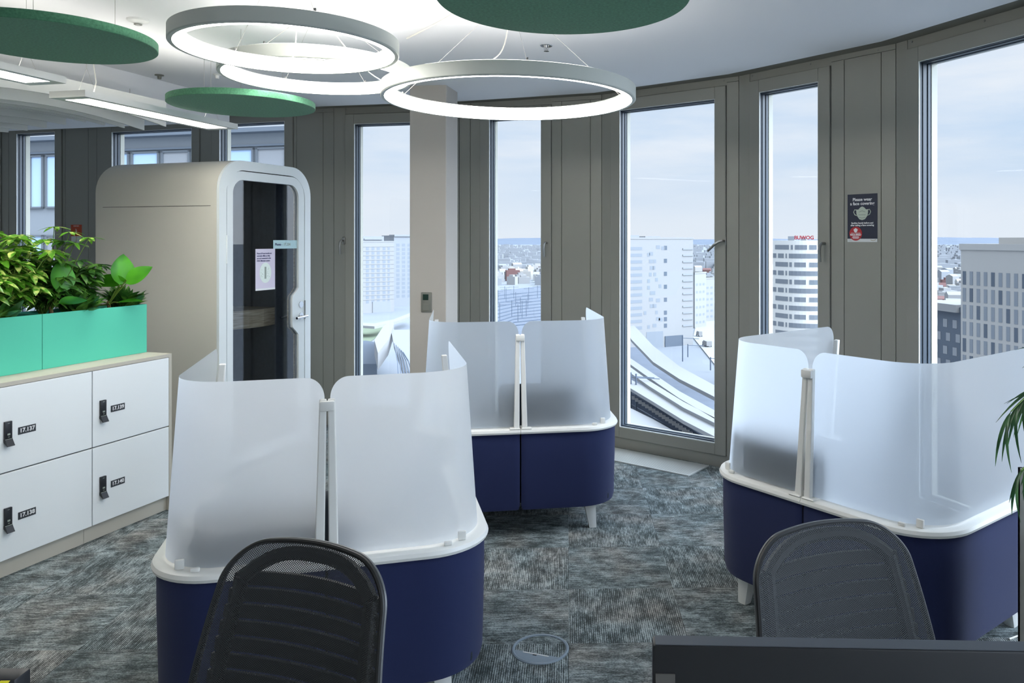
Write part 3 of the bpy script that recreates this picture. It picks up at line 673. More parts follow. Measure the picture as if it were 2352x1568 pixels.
def pod(cx, cy, phi, label, back, halfs=(.575, .575)):
    e = tag(empty('lounge_pod', (cx, cy, 0), phi), label, 'lounge booth', 'navy lounge pods with frosted screens')
    zb, zr, zt = .15, .585, 1.207
    for sgn, hw in ((-1, halfs[0]), (1, halfs[1])):
        S_ = Matrix.Diagonal((sgn, 1, 1, 1))
        # upholstered shell, rounded at top/bottom
        rows = [(.030, zb+.02), (.022, zb), (.012, zb+.004), (.006, zb+.03), (.0, zb+.30), (.0, zr-.02), (.006, zr-.002)]
        m = MB(); vs = []; fs = []; np_ = None
        rows2 = rows+[(.05, zr-.002), (.05, zb+.02)]
        for off, z in rows2:
            p = path(hw, CR, DEP, off, 12, .004+(.006 if off > .01 else 0)); np_ = len(p); vs += [(a, b+.006*(1 if i == 0 else 0), z) for i, (a, b) in enumerate(p)]
        nr = len(rows2)
        for j in range(nr):
            k = (j+1) % nr
            for i in range(np_-1): fs.append((j*np_+i, j*np_+i+1, k*np_+i+1, k*np_+i))
        fs.append(tuple(j*np_ for j in range(nr))); fs.append(tuple(j*np_+np_-1 for j in range(nr))[::-1])
        m.add(vs, fs, S_); m.obj('upholstered_shell', navy, e, True)
        # white rim ledge
        m = MB(); vs = []; fs = []
        prof = [(-.012, zr), (-.015, zr+.010), (-.010, zr+.022), (-.002, zr+.026), (.085, zr+.026), (.085, zr)]
        for off, z in prof:
            p = path(hw, CR, DEP+.01, off, 12, .001); vs += [(a, b, z) for a, b in p]; np_ = len(p)
        nr = len(prof)
        for j in range(nr):
            k = (j+1) % nr
            for i in range(np_-1): fs.append((j*np_+i, j*np_+i+1, k*np_+i+1, k*np_+i))
        fs.append(tuple(j*np_ for j in range(nr))); fs.append(tuple(j*np_+np_-1 for j in range(nr))[::-1])
        m.add(vs, fs, S_); m.obj('rim_ledge', rim_m, e, True)
        # frosted screen
        m = MB(); vs = []; fs = []; NR, NU, rr = 22, 64, .075
        z0 = zr+.034
        zs = [z0+(zt-rr-z0)*k/10 for k in range(10)]+[zt-rr+rr*math.sin(PI/2*k/12) for k in range(13)]
        for z in zs:
            f = (z-z0)/(zt-z0); off = .024+.038*f
            x0 = .030-.024*f
            p = path(hw, CR, DEP-.03, off, 14, x0); d = arclen(p); Lp = d[-1]
            c = .85*rr-.85*math.sqrt(max(0, rr*rr-max(0, z-(zt-rr))**2))
            for i in range(NU+1): vs.append(samp(p, d, c+(Lp-2*c)*i/NU)+(z,))
        for j in range(len(zs)-1):
            for i in range(NU): fs.append((j*(NU+1)+i, j*(NU+1)+i+1, (j+1)*(NU+1)+i+1, (j+1)*(NU+1)+i))
        m.add(vs, fs, S_); o = m.obj('frosted_screen', frost, e, True)
        # posts: centre and far end
        def post(xb0, xb1, xt0, xt1, yb, yt, zt_):
            m = MB(); w = .022
            m.add([(xb0, yb, zr+.02), (xb1, yb, zr+.02), (xb1, yb+w, zr+.02), (xb0, yb+w, zr+.02), (xt0, yt, zt_), (xt1, yt, zt_), (xt1, yt+w, zt_), (xt0, yt+w, zt_)],
                  [(0, 3, 2, 1), (4, 5, 6, 7), (0, 1, 5, 4), (1, 2, 6, 5), (2, 3, 7, 6), (3, 0, 4, 7)], S_)
            return m
        m = post(.007, .038, .002, .025, .000, .038, 1.135); o = m.obj('screen_post', rim_m, e)
        bv = o.modifiers.new('b', 'BEVEL'); bv.width = .004; bv.segments = 2
        m = MB(); m.add([(hw-.048, DEP-.045, zr+.02), (hw-.010, DEP-.045, zr+.02), (hw-.010, DEP-.018, zr+.02), (hw-.048, DEP-.018, zr+.02),
                         (hw-.092, DEP-.045, 1.135), (hw-.066, DEP-.045, 1.135), (hw-.066, DEP-.022, 1.135), (hw-.092, DEP-.022, 1.135)],
                        [(0, 3, 2, 1), (4, 5, 6, 7), (0, 1, 5, 4), (1, 2, 6, 5), (2, 3, 7, 6), (3, 0, 4, 7)], S_)
        o = m.obj('screen_post', rim_m, e); bv = o.modifiers.new('b', 'BEVEL'); bv.width = .004; bv.segments = 2
        # base foot of the post on the ledge
        m = MB(); m.rbox(.003, .062, -.010, .05, zr+.024, zr+.032, .003, 1, S_); m.obj('post_foot', rim_m, e)
        # screen clips on the ledge
        for (s_, off) in ((.47, .02), (.50, .02)):
            p = path(hw, CR, DEP, .012 if s_ < .49 else .006, 14, 0); d = arclen(p); q = samp(p, d, hw-.20+(.11 if s_ < .49 else .05))
            m = MB(); hh = .032 if s_ < .49 else .014; yy = 0.02 if s_ < .49 else 0
            m.rbox(q[0]-.014, q[0]+.014, q[1]+.0+yy*0, q[1]+.014, zr+.026, zr+.026+hh, .004, 2, S_); m.obj('screen_clip', rim_m, e, True)
        # legs
        for (lx, ly, ox, oy) in ((hw-.17, .12, .02, -.005), (hw-.14, DEP-.14, .02, .02)):
            m = MB(); vs = []; n = 16
            for z, r_, t in ((zb+.03, .040, 0), (zb-.02, .038, .2), (.012, .026, .95), (0, .024, 1)):
                for k in range(n):
                    a = 2*PI*k/n; ca, sa = math.cos(a), math.sin(a); q = max(abs(ca), abs(sa)); fct = 1/(q**.75)
                    vs.append((lx+ox*t+r_*ca*fct*.9, ly+oy*t+r_*sa*fct*.9, z))
            fs = [(j*n+i, j*n+(i+1) % n, (j+1)*n+(i+1) % n, (j+1)*n+i) for j in range(3) for i in range(n)]+[tuple(range(n))[::-1], tuple(3*n+k for k in range(n))]
            m.add(vs, fs, S_); m.obj('leg', plastic_w, e, True)
    # clip joining the two centre posts
    m = MB(); m.rbox(-.025, .025, .024, .040, 1.098, 1.132, .005, 2); m.obj('post_clip', rim_m, e, True)
    # inside: deck, seats, backrest, worksurface
    m = MB(); m.rbox(-halfs[0]+.06, halfs[1]-.06, .07, DEP-.02, zb+.02, zb+.06, .01, 2); m.obj('deck', backr, e)
    b0, b1, zt2 = back
    m = MB(); m.rbox(b0, b1, .082, .17, zb+.06, zt2, .04, 4); m.obj('backrest', backr, e, True)
    m = MB(); m.rbox(b0-.02, b1+.02, .19, .66, zb+.06, .46, .04, 4); m.obj('seat', navy, e, True)
    return e
phA = math.radians(15.8)
pod(-.861, 2.554, phA, 'navy lounge pod with frosted screens nearest the lockers, behind the left mesh chair', (-.42, .09, .80), (.55, .55))
pod(-.375, 4.335, math.radians(9), 'navy lounge pod with frosted screens in the rear, in front of the column and windows', (-.12, .36, .84))
pod(.880, 3.185, math.radians(-51.7), 'navy lounge pod with frosted screens at the right, by the poster wall', (-.40, .10, .84), (.55, .575))

# ------------------------------------------------------------------ pendant ring lamps
def ring_lamp(cx, cy, z, r, hb, label, can, wires, pc=0):
    e = tag(empty('ring_lamp', (cx, cy, z)), label, 'pendant lamp', 'suspended ring lamps')
    w = .050
    m = MB(); m.lathe([(r-.018, 0), (r-.004, 0), (r, .004), (r, hb), (r-.004, hb+.002), (r-w, hb+.002), (r-w, hb-.004), (r-.012, hb-.010), (r-.018, .004)], 128, True); m.obj('housing', ring_g, e, True)
    m = MB(); m.lathe([(r-.0185, .0015), (r-w+.006, .0015), (r-w, .006), (r-w, hb-.006), (r-.020, hb-.012)], 128, True); m.obj('diffuser', lum, e, True)
    m = MB(); m.lathe([(r-.04, hb+.003), (r-.012, hb+.003), (r-.012, hb+.0045), (r-.04, hb+.0045)], 96, True); m.obj('uplight', lumup, e, True)
    dz = HC-.008-z
    m = MB(); m.lathe([(0, dz-.045), (can*.9, dz-.045), (can, dz-.038), (can, dz), (0, dz)], 48); m.obj('ceiling_canopy', plastic_w, e, True)
    for a in wires:
        m = MB(); m.tube([((r-.025)*math.cos(a), (r-.025)*math.sin(a), hb), (can*.6*math.cos(a), can*.6*math.sin(a), dz-.04)], .0010, 5); m.obj('suspension_wire', wire_m, e)
        m = MB(); m.tube([((r-.025)*math.cos(a), (r-.025)*math.sin(a), hb), ((r-.025)*math.cos(a), (r-.025)*math.sin(a), hb+.018)], .005, 8); m.obj('wire_anchor', steel, e)
    a = pc; m = MB(); P = [Vector(((r-.03)*math.cos(a), (r-.03)*math.sin(a), hb)), Vector((can*.3*math.cos(a), can*.3*math.sin(a), dz-.04))]
    pts = [P[0].lerp(P[1], t)+Vector((.02, .01, -.06))*math.sin(PI*t) for t in [k/10 for k in range(11)]]
    m.tube(pts, .0028, 6); m.obj('power_cable', cable_w, e)
    return e
lampR = ring_lamp(-.375, 3.74, 1.67+.667, .606, .060, 'large white ring lamp hanging lowest in front of the column', .10, (-1.35, .35, 2.85), -1.62)
ring_lamp(-1.176, 3.045, 1.67+.738, .423, .054, 'grey ring lamp hanging nearest above the front lounge pod', .09, (2.5, 5.3, .55), 1.9)
ring_lamp(-1.385, 3.98, 1.67+.828, .472, .060, 'ring lamp partly hidden behind the nearest ring lamp', .16, (2.3, .35, 4.5, 1.3), 1.0)

# ------------------------------------------------------------------ green acoustic discs
def disc(cx, cy, z, r, label, th_=.036):
    e = tag(empty('acoustic_disc', (cx, cy, z)), label, 'acoustic panel', 'green felt ceiling discs')
    m = MB(); m.lathe([(0, 0), (r-.002, 0), (r, .002), (r, th_-.002), (r-.002, th_), (0, th_)], 96); m.obj('felt_panel', green, e, True)
    for k in range(3):
        a = 2*PI*k/3+.9; m = MB(); m.tube([(r*.62*math.cos(a), r*.62*math.sin(a), th_), (r*.62*math.cos(a), r*.62*math.sin(a), HC-.010-z)], .0011, 5); m.obj('suspension_wire', wire_m, e)
        m = MB(); m.lathe([(0, 0), (.009, 0), (.007, .012), (0, .012)], 12, M=Matrix.Translation((r*.62*math.cos(a), r*.62*math.sin(a), th_))); m.obj('wire_clip', steel, e)
disc(-2.02, 4.54, 2.448, .401, 'green felt disc hanging lowest behind the ring lamps, above the booth')
disc(-2.19, 3.16, 2.47, .385, 'green felt disc at the left edge above the planters')
disc(-.077, 2.44, 2.42, .397, 'green felt disc cut by the top edge of the view')

# ------------------------------------------------------------------ linear pendant lamps
def linear(x, y, z, rz, ln, wd, label, group='linear office pendants'):
    e = tag(empty('linear_pendant', (x, y, z), rz), label, 'pendant lamp', group)
    m = MB(); m.box(0, wd, 0, ln, .012, .034); m.box(0, .035, 0, ln, 0, .012); m.box(wd-.035, wd, 0, ln, 0, .012); m.box(.035, wd-.035, 0, .06, 0, .012); m.box(.035, wd-.035, ln-.06, ln, 0, .012); m.obj('housing', plastic_w, e)
    m = MB(); m.box(.036, wd-.036, .062, ln-.062, .0105, .0118); m.obj('diffuser', lum_l, e)
    m = MB(); n = int(ln/.045)
    for k in range(1, n): yy = .06+(ln-.12)*k/n; m.box(.035, wd-.035, yy-.002, yy+.002, 0, .010)
    for k in (1, 2): xx = .035+(wd-.07)*k/3; m.box(xx-.002, xx+.002, .06, ln-.06, 0, .010)
    m.obj('louvre', plastic_w, e)
    m = MB(); m.box(.05, wd-.05, .08, ln-.08, .0345, .036); m.obj('uplight', lumup, e)
    for yy in (.12, ln-.12):
        m = MB(); t = HC-.008-z; mid = .034+(t-.034)*.35; cx_ = wd/2
        m.tube([(cx_-.06, yy, .034), (cx_, yy, mid), (cx_+.06, yy, .034)], .001, 4); m.tube([(cx_, yy, mid), (cx_, yy, t)], .0013, 5); m.obj('suspension_wire', wire_m, e)
    m = MB(); m.tube([(wd/2+.03, .13, .034), (wd/2+.05, .13, .10), (wd/2+.03, .13, .22), (wd/2, .13, HC-.008-z)], .003, 6); m.obj('power_cable', cable_w, e)
linear(-2.78, 4.0, 2.40, math.radians(-12), 1.2, .22, 'white linear pendant with a louvre below the white baffles, pointing at the booth')
la = at(75, 188, 3.9)
linear(la.x-.28, la.y-1.15, 2.45, math.radians(-12), 1.2, .22, 'white linear pendant at the far left edge of the view')
# unseen pendants added behind the camera to brighten the room
k_ = 0
for (x, y) in ((-1.6, -1.4), (.5, -1.6), (-4.2, -1.2), (-4.6, 1.2)):
    linear(x, y, 2.45, math.radians(-12), 1.2, .22, 'white linear pendant added out of view behind the viewpoint to brighten the room', 'added fill pendants behind the viewpoint')
# ------------------------------------------------------------------ white acoustic baffles (wave of hanging fins)
ends = [(380, 291), (330, 299), (285, 294), (240, 288), (196, 281), (150, 287), (106, 294), (62, 300), (18, 304), (-28, 300), (-70, 294)]
bd = Vector((.235, .972)).normalized()
for k, (x, y) in enumerate(ends):
    Yk = 5.30+.02*k; p = at(x, y, Yk)
    e = MB(); n = 14; LNG = 2.6; vs = []; fs = []
    for i in range(n+1):
        s_ = LNG*i/n; q = Vector((p.x, p.y))-bd*s_
        zb_ = p.z+.055*(math.sin(s_*2.1+.25*k)-math.sin(.25*k))+.012*s_
        zt_ = 2.615
        nx = Vector((bd.y, -bd.x))*.006
        for sx_ in (-1, 1):
            for zz in (zb_, zt_): vs.append((q.x-p.x+nx.x*sx_, q.y-p.y+nx.y*sx_, zz-p.z))
    for i in range(n):
        a = i*4; b = a+4
        fs += [(a, b, b+1, a+1), (a+2, a+3, b+3, b+2), (a, a+2, b+2, b), (a+1, b+1, b+3, a+3)]
    fs += [(0, 1, 3, 2), (n*4, n*4+2, n*4+3, n*4+1)]
    e.add(vs, fs)
    o = e.obj('acoustic_baffle', fin_m); o.location = p
    lab = 'white hanging acoustic baffle, ' + ('nearest the linear pendant' if k == 0 else ('second from the linear pendant' if k == 1 else 'one of the fins fanning out to the left edge'))
    tag(o, lab, 'ceiling baffle', 'white acoustic baffles')
    w = MB()
    for s_ in (.3, 1.9):
        q = -bd*s_; w.tube([(q.x, q.y, 2.614-p.z), (q.x, q.y, 2.644-p.z)], .002, 5)
    w.obj('suspension_wire', wire_m, o)

# ------------------------------------------------------------------ ceiling fittings
def ceil_pt(x, y): return gnd(x, y, HC-.008)
p = ceil_pt(317, 45)
e = tag(empty('smoke_detector', tuple(p)), 'round white smoke detector on the ceiling above the left green disc', 'smoke detector')
m = MB(); m.lathe([(0, -.028), (.012, -.028), (.020, -.022), (.030, -.018), (.052, -.010), (.055, 0), (0, 0)], 32); m.obj('housing', plastic_w, e, True)
m = MB(); m.lathe([(.013, -.030), (.02, -.028), (.02, -.026), (.013, -.027)], 24, True); m.obj('sensor', grey_p, e, True)
p = ceil_pt(1255, 105); e = tag(empty('sprinkler', tuple(p)), 'chrome sprinkler head on the ceiling below the big green disc', 'sprinkler')
m = MB(); m.lathe([(0, -.004), (.034, -.004), (.038, 0), (0, 0)], 28); m.obj('escutcheon', chrome, e, True)
m = MB(); m.tube([(0, 0, -.003), (0, 0, -.03)], .007, 10); m.lathe([(0, -.034), (.016, -.034), (.016, -.031), (0, -.031)], 16); m.tube([(-.012, 0, -.004), (-.014, 0, -.02), (0, 0, -.032)], .002, 6); m.tube([(.012, 0, -.004), (.014, 0, -.02), (0, 0, -.032)], .002, 6); m.obj('nozzle', chrome, e, True)
for (x, y, lab) in ((499, 171, 'small white sensor on the ceiling left of the ring lamps'), (366, 172, 'small grey sensor on the ceiling edge beside the lowered field')):
    p = ceil_pt(x, y); e = tag(empty('ceiling_sensor', tuple(p)), lab, 'sensor')
    m = MB(); m.lathe([(0, -.03), (.012, -.03), (.014, -.02), (.014, -.008), (.03, -.005), (.03, 0), (0, 0)], 20); m.obj('housing', plastic_w if x > 400 else grey_p, e, True)
p0_ = ceil_pt(935, 86); p1_ = ceil_pt(1052, 20); e = MB()
pts = [p0_.lerp(p1_, t)+Vector((.10, -.12, -.008))*math.sin(PI*t) for t in [k/12 for k in range(13)]]
pts = [Vector((q.x, q.y, HC-.014)) for q in pts]
e.tube([q-lampR.location for q in pts], .005, 6); e.obj('ceiling_cord', cable_w, lampR)

# ------------------------------------------------------------------ posters
A, u, Ln = frame_of(8); ang = math.atan2(u.y, u.x)
po = tag(empty('poster', (A.x, A.y, 0), ang), 'navy poster asking to wear a face covering, on the wall panel by the right window', 'poster')
x0, zt_ = on(A, u, 1947, 447); x1, _ = on(A, u, 2015.5, 445); _, zb_ = on(A, u, 1947, 555.5)
wd = x1-x0; h_ = zt_-zb_; cx = (x0+x1)/2
m = MB(); m.box(x0, x1, -.0015, -.0003, zb_, zt_); sh = m.obj('sheet', navyp, po)
m = MB(); m.box(x0, x1, -.0022, -.0016, zb_, zb_+h_*.068); m.obj('footer', paper, sh)
def pz(f): return zt_-h_*f
tmesh('Please wear', wd*.135, txt_w, 'text_line', sh, cx, pz(.115), -.0022, .0003, bold=.0006)
tmesh('a face covering', wd*.135, txt_w, 'text_line', sh, cx, pz(.20), -.0022, .0003, bold=.0006)
tmesh('Sanitise hands before and', wd*.072, txt_w, 'text_line', sh, cx, pz(.605), -.0022, .0003, bold=.0005)
tmesh('after taking a face covering', wd*.072, txt_w, 'text_line', sh, cx, pz(.652), -.0022, .0003, bold=.0005)
mz = pz(.40); s_ = wd/1.0
mask = [(-.20, .12), (-.13, .11), (-.06, .18), (0, .205), (.06, .18), (.13, .11), (.20, .12), (.195, 0), (.16, -.10), (.09, -.185), (0, -.21), (-.09, -.185), (-.16, -.10), (-.195, 0)]
m = MB(); m.prism([(cx+a*s_, mz+b*s_) for a, b in mask], -.0024, -.0016, 'y'); mk = m.obj('mask_drawing', maskc, sh)
m = MB()
for sg in (-1, 1): m.tube([(cx+sg*s_*.19, -.003, mz+s_*.10), (cx+sg*s_*.25, -.003, mz+s_*.11), (cx+sg*s_*.285, -.003, mz+s_*.04), (cx+sg*s_*.25, -.003, mz-s_*.04), (cx+sg*s_*.18, -.003, mz-s_*.07)], .0028, 6)
m.obj('ear_loops', maskc, mk)
m = MB()
for (a, b, c) in ((.04, .03, .10), (-.05, 0, .12), (-.12, -.03, .10)): m.tube([(cx-c*s_, -.0034, mz+a*s_), (cx, -.0034, mz+(a+b)*s_), (cx+c*s_, -.0034, mz+a*s_)], .0011, 4)
m.obj('mask_folds', line_g, mk)
rcx, rcz, rr_ = x0+wd*.285, pz(.825), wd*.215
m = MB(); m.lathe([(0, 0), (rr_, 0), (rr_, .001), (0, .001)], 36, M=Matrix.Translation((rcx, -.0023, rcz)) @ Y90); rs = m.obj('round_sticker', redp, sh)
m = MB(); m.prism([(rcx+a*s_*.33, rcz+rr_*.48+b*s_*.33) for a, b in mask], -.0042, -.0034, 'y'); m.obj('small_mask', txt_w, rs)
tmesh('REQUIRED', wd*.078, txt_w, 'text_line', rs, rcx, rcz-rr_*.17, -.0038, .0003, bold=.0006)
tmesh('FACE COVERING IS', wd*.036, txt_w, 'text_line', rs, rcx, rcz+rr_*.08, -.0038, .0003)
m = MB()
for q, wq in ((.42, .5), (.56, .55), (.69, .45)): m.box(rcx-rr_*wq, rcx+rr_*wq, -.0040, -.0034, rcz-rr_*q-.0015, rcz-rr_*q+.0015)
m.obj('small_print', txt_w, rs)
m = MB(); m.tube([(x0+wd*.78, -.0028, pz(.955)), (x0+wd*.84, -.0028, pz(.968)), (x0+wd*.90, -.0028, pz(.966)), (x0+wd*.955, -.0028, pz(.950))], .0013, 5); m.obj('smile_mark', gold, sh)
m = MB(); m.box(x0+wd*.02, x0+wd*.12, -.0028, -.0021, pz(.955), pz(.951)); m.box(x0+wd*.02, x0+wd*.17, -.0028, -.0021, pz(.975), pz(.971)); m.obj('small_print', line_g, sh)
A, u, Ln = frame_of(2); ang = math.atan2(u.y, u.x)
po = tag(empty('notice', (A.x, A.y, 0), ang), 'small orange notice with two white slips on the dark wall above the plants', 'notice')
x0, zt_ = on(A, u, 163, 516); x1, _ = on(A, u, 188, 516); _, zb_ = on(A, u, 163, 555)
m = MB(); m.box(x0, x1, -.0015, -.0003, zb_, zt_); sh = m.obj('sheet', orangep, po)
m = MB(); m.box(x0+.006, (x0+x1)/2-.003, -.0022, -.0015, zb_, zb_+(zt_-zb_)*.33); m.box((x0+x1)/2+.003, x1-.004, -.0022, -.0015, zb_-.01, zb_+(zt_-zb_)*.33); m.obj('white_slips', paper, sh)
tmesh('PUSH BAR', .016, txt_w, 'text_line', sh, (x0+x1)/2, zt_-.014, -.002, .0003)
m = MB(); m.tube([((x0+x1)/2-.006, -.002, zt_-.085), ((x0+x1)/2-.006, -.002, zt_-.040), ((x0+x1)/2+.010, -.002, zt_-.06), ((x0+x1)/2, -.002, zt_-.085)], .002, 5); m.obj('pictogram', txt_w, sh)

# ------------------------------------------------------------------ mesh task chairs
def chair(cx, cy, yaw, zt, label):
    e = tag(empty('task_chair', (cx, cy, 0), yaw), label, 'office chair', 'black mesh task chairs')
    zb = .50; H = zt-zb; lean = math.radians(19)
    def P(s, z, dy=0):     # s in -1..1, z real height
        t = (z-zb)/H; wb_ = .262-.056*t
        k = max(0, (t-.84)/.16); hw = wb_-.085*(1-math.sqrt(max(0, 1-k*k)))
        y = (z-zt)*math.tan(lean)*(.6+.4*t)
        x = s*hw
        y += -.032*(x/.23)**2 + dy
        return (x, y, z-.024*max(0, t)**3*(x/.2)**2)
    zs = [zb+H*.84*i/16 for i in range(16)]+[zb+H*(.84+.16*math.sin(PI/2*i/14)) for i in range(15)]
    ns = 24; vs = [P(-1+2*i/ns, z) for z in zs for i in range(ns+1)]
    fs = [(j*(ns+1)+i, j*(ns+1)+i+1, (j+1)*(ns+1)+i+1, (j+1)*(ns+1)+i) for j in range(len(zs)-1) for i in range(ns)]
    me = bpy.data.meshes.new('back_mesh'); me.from_pydata(vs, [], fs); me.materials.append(chair_mesh_m)
    uv = me.uv_layers.new(name='UVMap')
    for lp in me.loops: v = vs[lp.vertex_index]; uv.data[lp.index].uv = (v[0], v[2])
    for p_ in me.polygons: p_.use_smooth = True
    o = bpy.data.objects.new('back_mesh', me); COL.objects.link(o); o.parent = e
    # dense padded border and outer trim
    edge = [P(-1, z) for z in zs]+[P(-1+2*q/16, zt) for q in range(1, 16)]+[P(1, z) for z in zs[::-1]]
    m = MB(); m.tube([Vector(p_)+Vector((0, .008, 0)) for p_ in edge], .0058, 8); m.obj('back_frame', chair_m, e, True)
    m = MB(); m.tube([Vector(p_)*1.0+Vector((0, .017, 0)) for p_ in edge], .0048, 8); m.obj('edge_trim', chair_g, e, True)
    m = MB()   # inner shell rails behind the mesh
    for sg in (-1, 1):
        m.tube([Vector(P(sg*.80, z, .020)) for z in zs[:17]], .016, 8)
    m.tube([Vector(P(s/10, zb+H*(.945-.10*(s/8)**4), .020)) for s in range(-8, 9)], .016, 8)
    m.obj('back_rails', chair_m, e, True)
    for k in range(11):
        z0 = zb+H*(.835-.070*k); vs = []; n = 16; fs = []
        for i in range(n+1):
            s = -.92+1.84*i/n
            for (dz, dy) in ((-.015, .028), (.015, .022), (.015, .030), (-.015, .036)): vs.append(P(s, z0+dz-.006*(1-s*s), dy))
        for i in range(n):
            for q in range(4): a = i*4+q; b = i*4+(q+1) % 4; fs.append((a, b, b+4, a+4))
        m = MB(); m.add(vs, fs+[(0, 1, 2, 3), (n*4+3, n*4+2, n*4+1, n*4)]); m.obj('slat', chair_m, e, True)
    yb = P(0, zb)[1]
    m = MB(); m.tube([P(0, zb+.10, .05), (0, yb+.03, .42), (0, yb-.12, .40)], [.02, .025, .03], 10); m.obj('spine', chair_m, e, True)
    m = MB(); m.rbox(-.24, .24, yb-.50, yb-.03, .43, .50, .033, 4); m.obj('seat', chair_m, e, True)
    m = MB(); m.tube([(0, yb-.26, .10), (0, yb-.26, .42)], .026, 14); m.obj('gas_lift', chair_g, e, True)
    for k in range(5):
        a = 2*PI*k/5+.3; c = Vector((0, yb-.26, 0)); d = Vector((math.cos(a), math.sin(a), 0))
        m = MB(); m.tube([c+Vector((0, 0, .12)), c+d*.3+Vector((0, 0, .085))], [.028, .018], 8); b_ = m.obj('base_arm', chair_m, e, True)
        m = MB(); cc = c+d*.30
        m.lathe([(0, -.012), (.026, -.012), (.028, -.008), (.028, .008), (.026, .012), (0, .012)], 20, M=Matrix.Translation(cc+Vector((0, 0, .0281))) @ Matrix.Rotation(a+PI/2, 4, 'Z') @ Matrix.Rotation(PI/2, 4, 'Y'))
        m.tube([cc+Vector((0, 0, .03)), cc+Vector((0, 0, .09))], .006, 6); m.obj('caster', chair_m, b_, True)
    return e
chair(-.612, 1.72, math.radians(-20), .994, 'black mesh task chair in front of the left lounge pod')
chair(.568, 1.86, math.radians(20), .986, 'black mesh task chair behind the monitor, in front of the right pod')

# ------------------------------------------------------------------ desk, monitor, corner item
dk = tag(empty('desk', (0, 0, 0)), 'white desk carrying the monitor, below the view', 'desk')
m = MB(); m.rbox(-1.45, 1.25, .42, 1.15, .715, .74, .004, 2); m.obj('desktop', desk_m, dk)
for x in (-1.35, 1.15):
    for y in (.52, 1.05): m = MB(); m.rbox(x-.03, x+.03, y-.03, y+.03, 0, .715, .004, 1); m.obj('leg', plastic_w, dk)
mz_ = 1.20
a = gnd(1500, 1456, mz_); b = gnd(2352, 1470.5, mz_); du = (b-a).normalized(); ma = math.atan2(du.y, du.x)
a = gnd(1500, 1483, mz_); 
mo = tag(empty('monitor', (a.x, a.y, 0), ma), 'black computer monitor seen from behind at the bottom right', 'monitor')
mh = .345; mw = .56
m = MB(); m.rbox(0, mw, 0.001, .024, mz_-mh, mz_, .0025, 2); m.obj('rear_housing', mon_b, mo, True)
m = MB(); m.box(.003, mw-.003, .003, .0235, mz_-.001, mz_+.0006); m.obj('top_edge', mon_t, mo)
m = MB(); m.box(.006, mw-.006, .0241, .0255, mz_-mh+.015, mz_-.008); m.obj('screen', black_p, mo)
tx0 = .003; m = MB(); m.box(tx0, tx0+.0225, -.0006, .001, mz_-.115, mz_-.032); tb = m.obj('logo_tab', mon_tab, mo)
tmesh('lenovo', .0215, black_p, 'logo_text', tb, tx0+.0105, mz_-.074, -.001, .0003, bold=.0004, rot=-PI/2)
m = MB(); m.rbox(mw/2-.04, mw/2+.04, -.03, .001, .80, 1.02, .01, 2); m.rbox(mw/2-.03, mw/2+.03, -.06, -.03, .745, 1.0, .008, 2); m.rbox(mw/2-.13, mw/2+.13, -.10, .11, .7405, .752, .005, 2); m.obj('stand', mon_b, mo, True)
c = at(30, 1561, 1.0)
it = tag(empty('screen_corner', (c.x, c.y, 0)), 'corner of a dark screen with a yellow mark at the bottom left edge', 'monitor')
m = MB(); m.rbox(-.26, .002, .0, .03, c.z-.30, c.z, .003, 2); m.obj('housing', mon_b, it, True)
m = MB(); m.prism([(-.016, c.z-.001), (-.004, c.z-.001), (-.018, c.z-.02), (-.03, c.z-.02)], -.001, .0004, 'y'); m.obj('yellow_mark', yellowp, it)
m = MB(); m.rbox(-.16, -.10, .005, .025, .75, c.z-.25, .004, 1); m.rbox(-.23, -.03, -.06, .09, .7405, .752, .004, 1); m.obj('stand', mon_b, it)

# ------------------------------------------------------------------ potted palm at the right edge
pc_ = Vector((1.622, 2.46, 0)); pe = tag(empty('potted_palm', tuple(pc_)), 'palm in a tall grey pot at the right edge, narrow fronds reaching in', 'plant')
m = MB(); w = .165; m.box(-w, w, -w, -w+.012, 0, .90); m.box(-w, w, w-.012, w, 0, .90); m.box(-w, -w+.012, -w, w, 0, .90); m.box(w-.012, w, -w, w, 0, .90); m.box(-w, w, -w, w, 0, .02); m.obj('pot', pot_m, pe)
m = MB(); m.box(-w+.012, w-.012, -w+.012, w-.012, .02, .86); m.obj('soil', soil, pe)
def frond(tip_px, base, arch_, seed, nl=11, ll=.16):
    r = random.Random(seed); tip = at(tip_px[0], tip_px[1], tip_px[2])-pc_; st = MB(); fo_ = MB(); pts = []
    for k in range(13): t = k/12; pts.append(base.lerp(tip, t)+Vector((0, 0, arch_))*math.sin(PI*t**.8))
    st.tube(pts, [.005-.003*k/12 for k in range(13)], 6)
    for k in range(4, 13):
        d = (pts[min(k+1, 12)]-pts[k-1]).normalized(); az = math.atan2(d.y, d.x); el = math.asin(max(-1, min(1, d.z)))
        for sg in (-1, 1):
            leaf_geo(fo_, ll*r.uniform(.8, 1.1), .011, Tm(pts[k], az+sg*(.55-.03*k), el-.25-r.uniform(0, .3), sg*.3), .3, .55, 8)
    st.obj('stem', stem_m, pe); fo_.obj('frond', lf_palm, pe, True)
frond((2322, 945, 2.25), Vector((0, 0, .86)), .22, 1, ll=.17); frond((2345, 1080, 2.3), Vector((0, 0, .86)), .12, 2, ll=.13)
frond((2420, 880, 2.2), Vector((0, 0, .86)), .3, 3, ll=.2); frond((2520, 900, 2.5), Vector((0, 0, .86)), .35, 4, ll=.2); frond((2500, 800, 2.9), Vector((0, 0, .86)), .25, 5, ll=.2)
cbm = MB(); c0_ = gnd(2290, 1452); pts = [gnd(2318, 1470), gnd(2340, 1462), gnd(2360, 1475), gnd(2362, 1500), gnd(2375, 1530)]
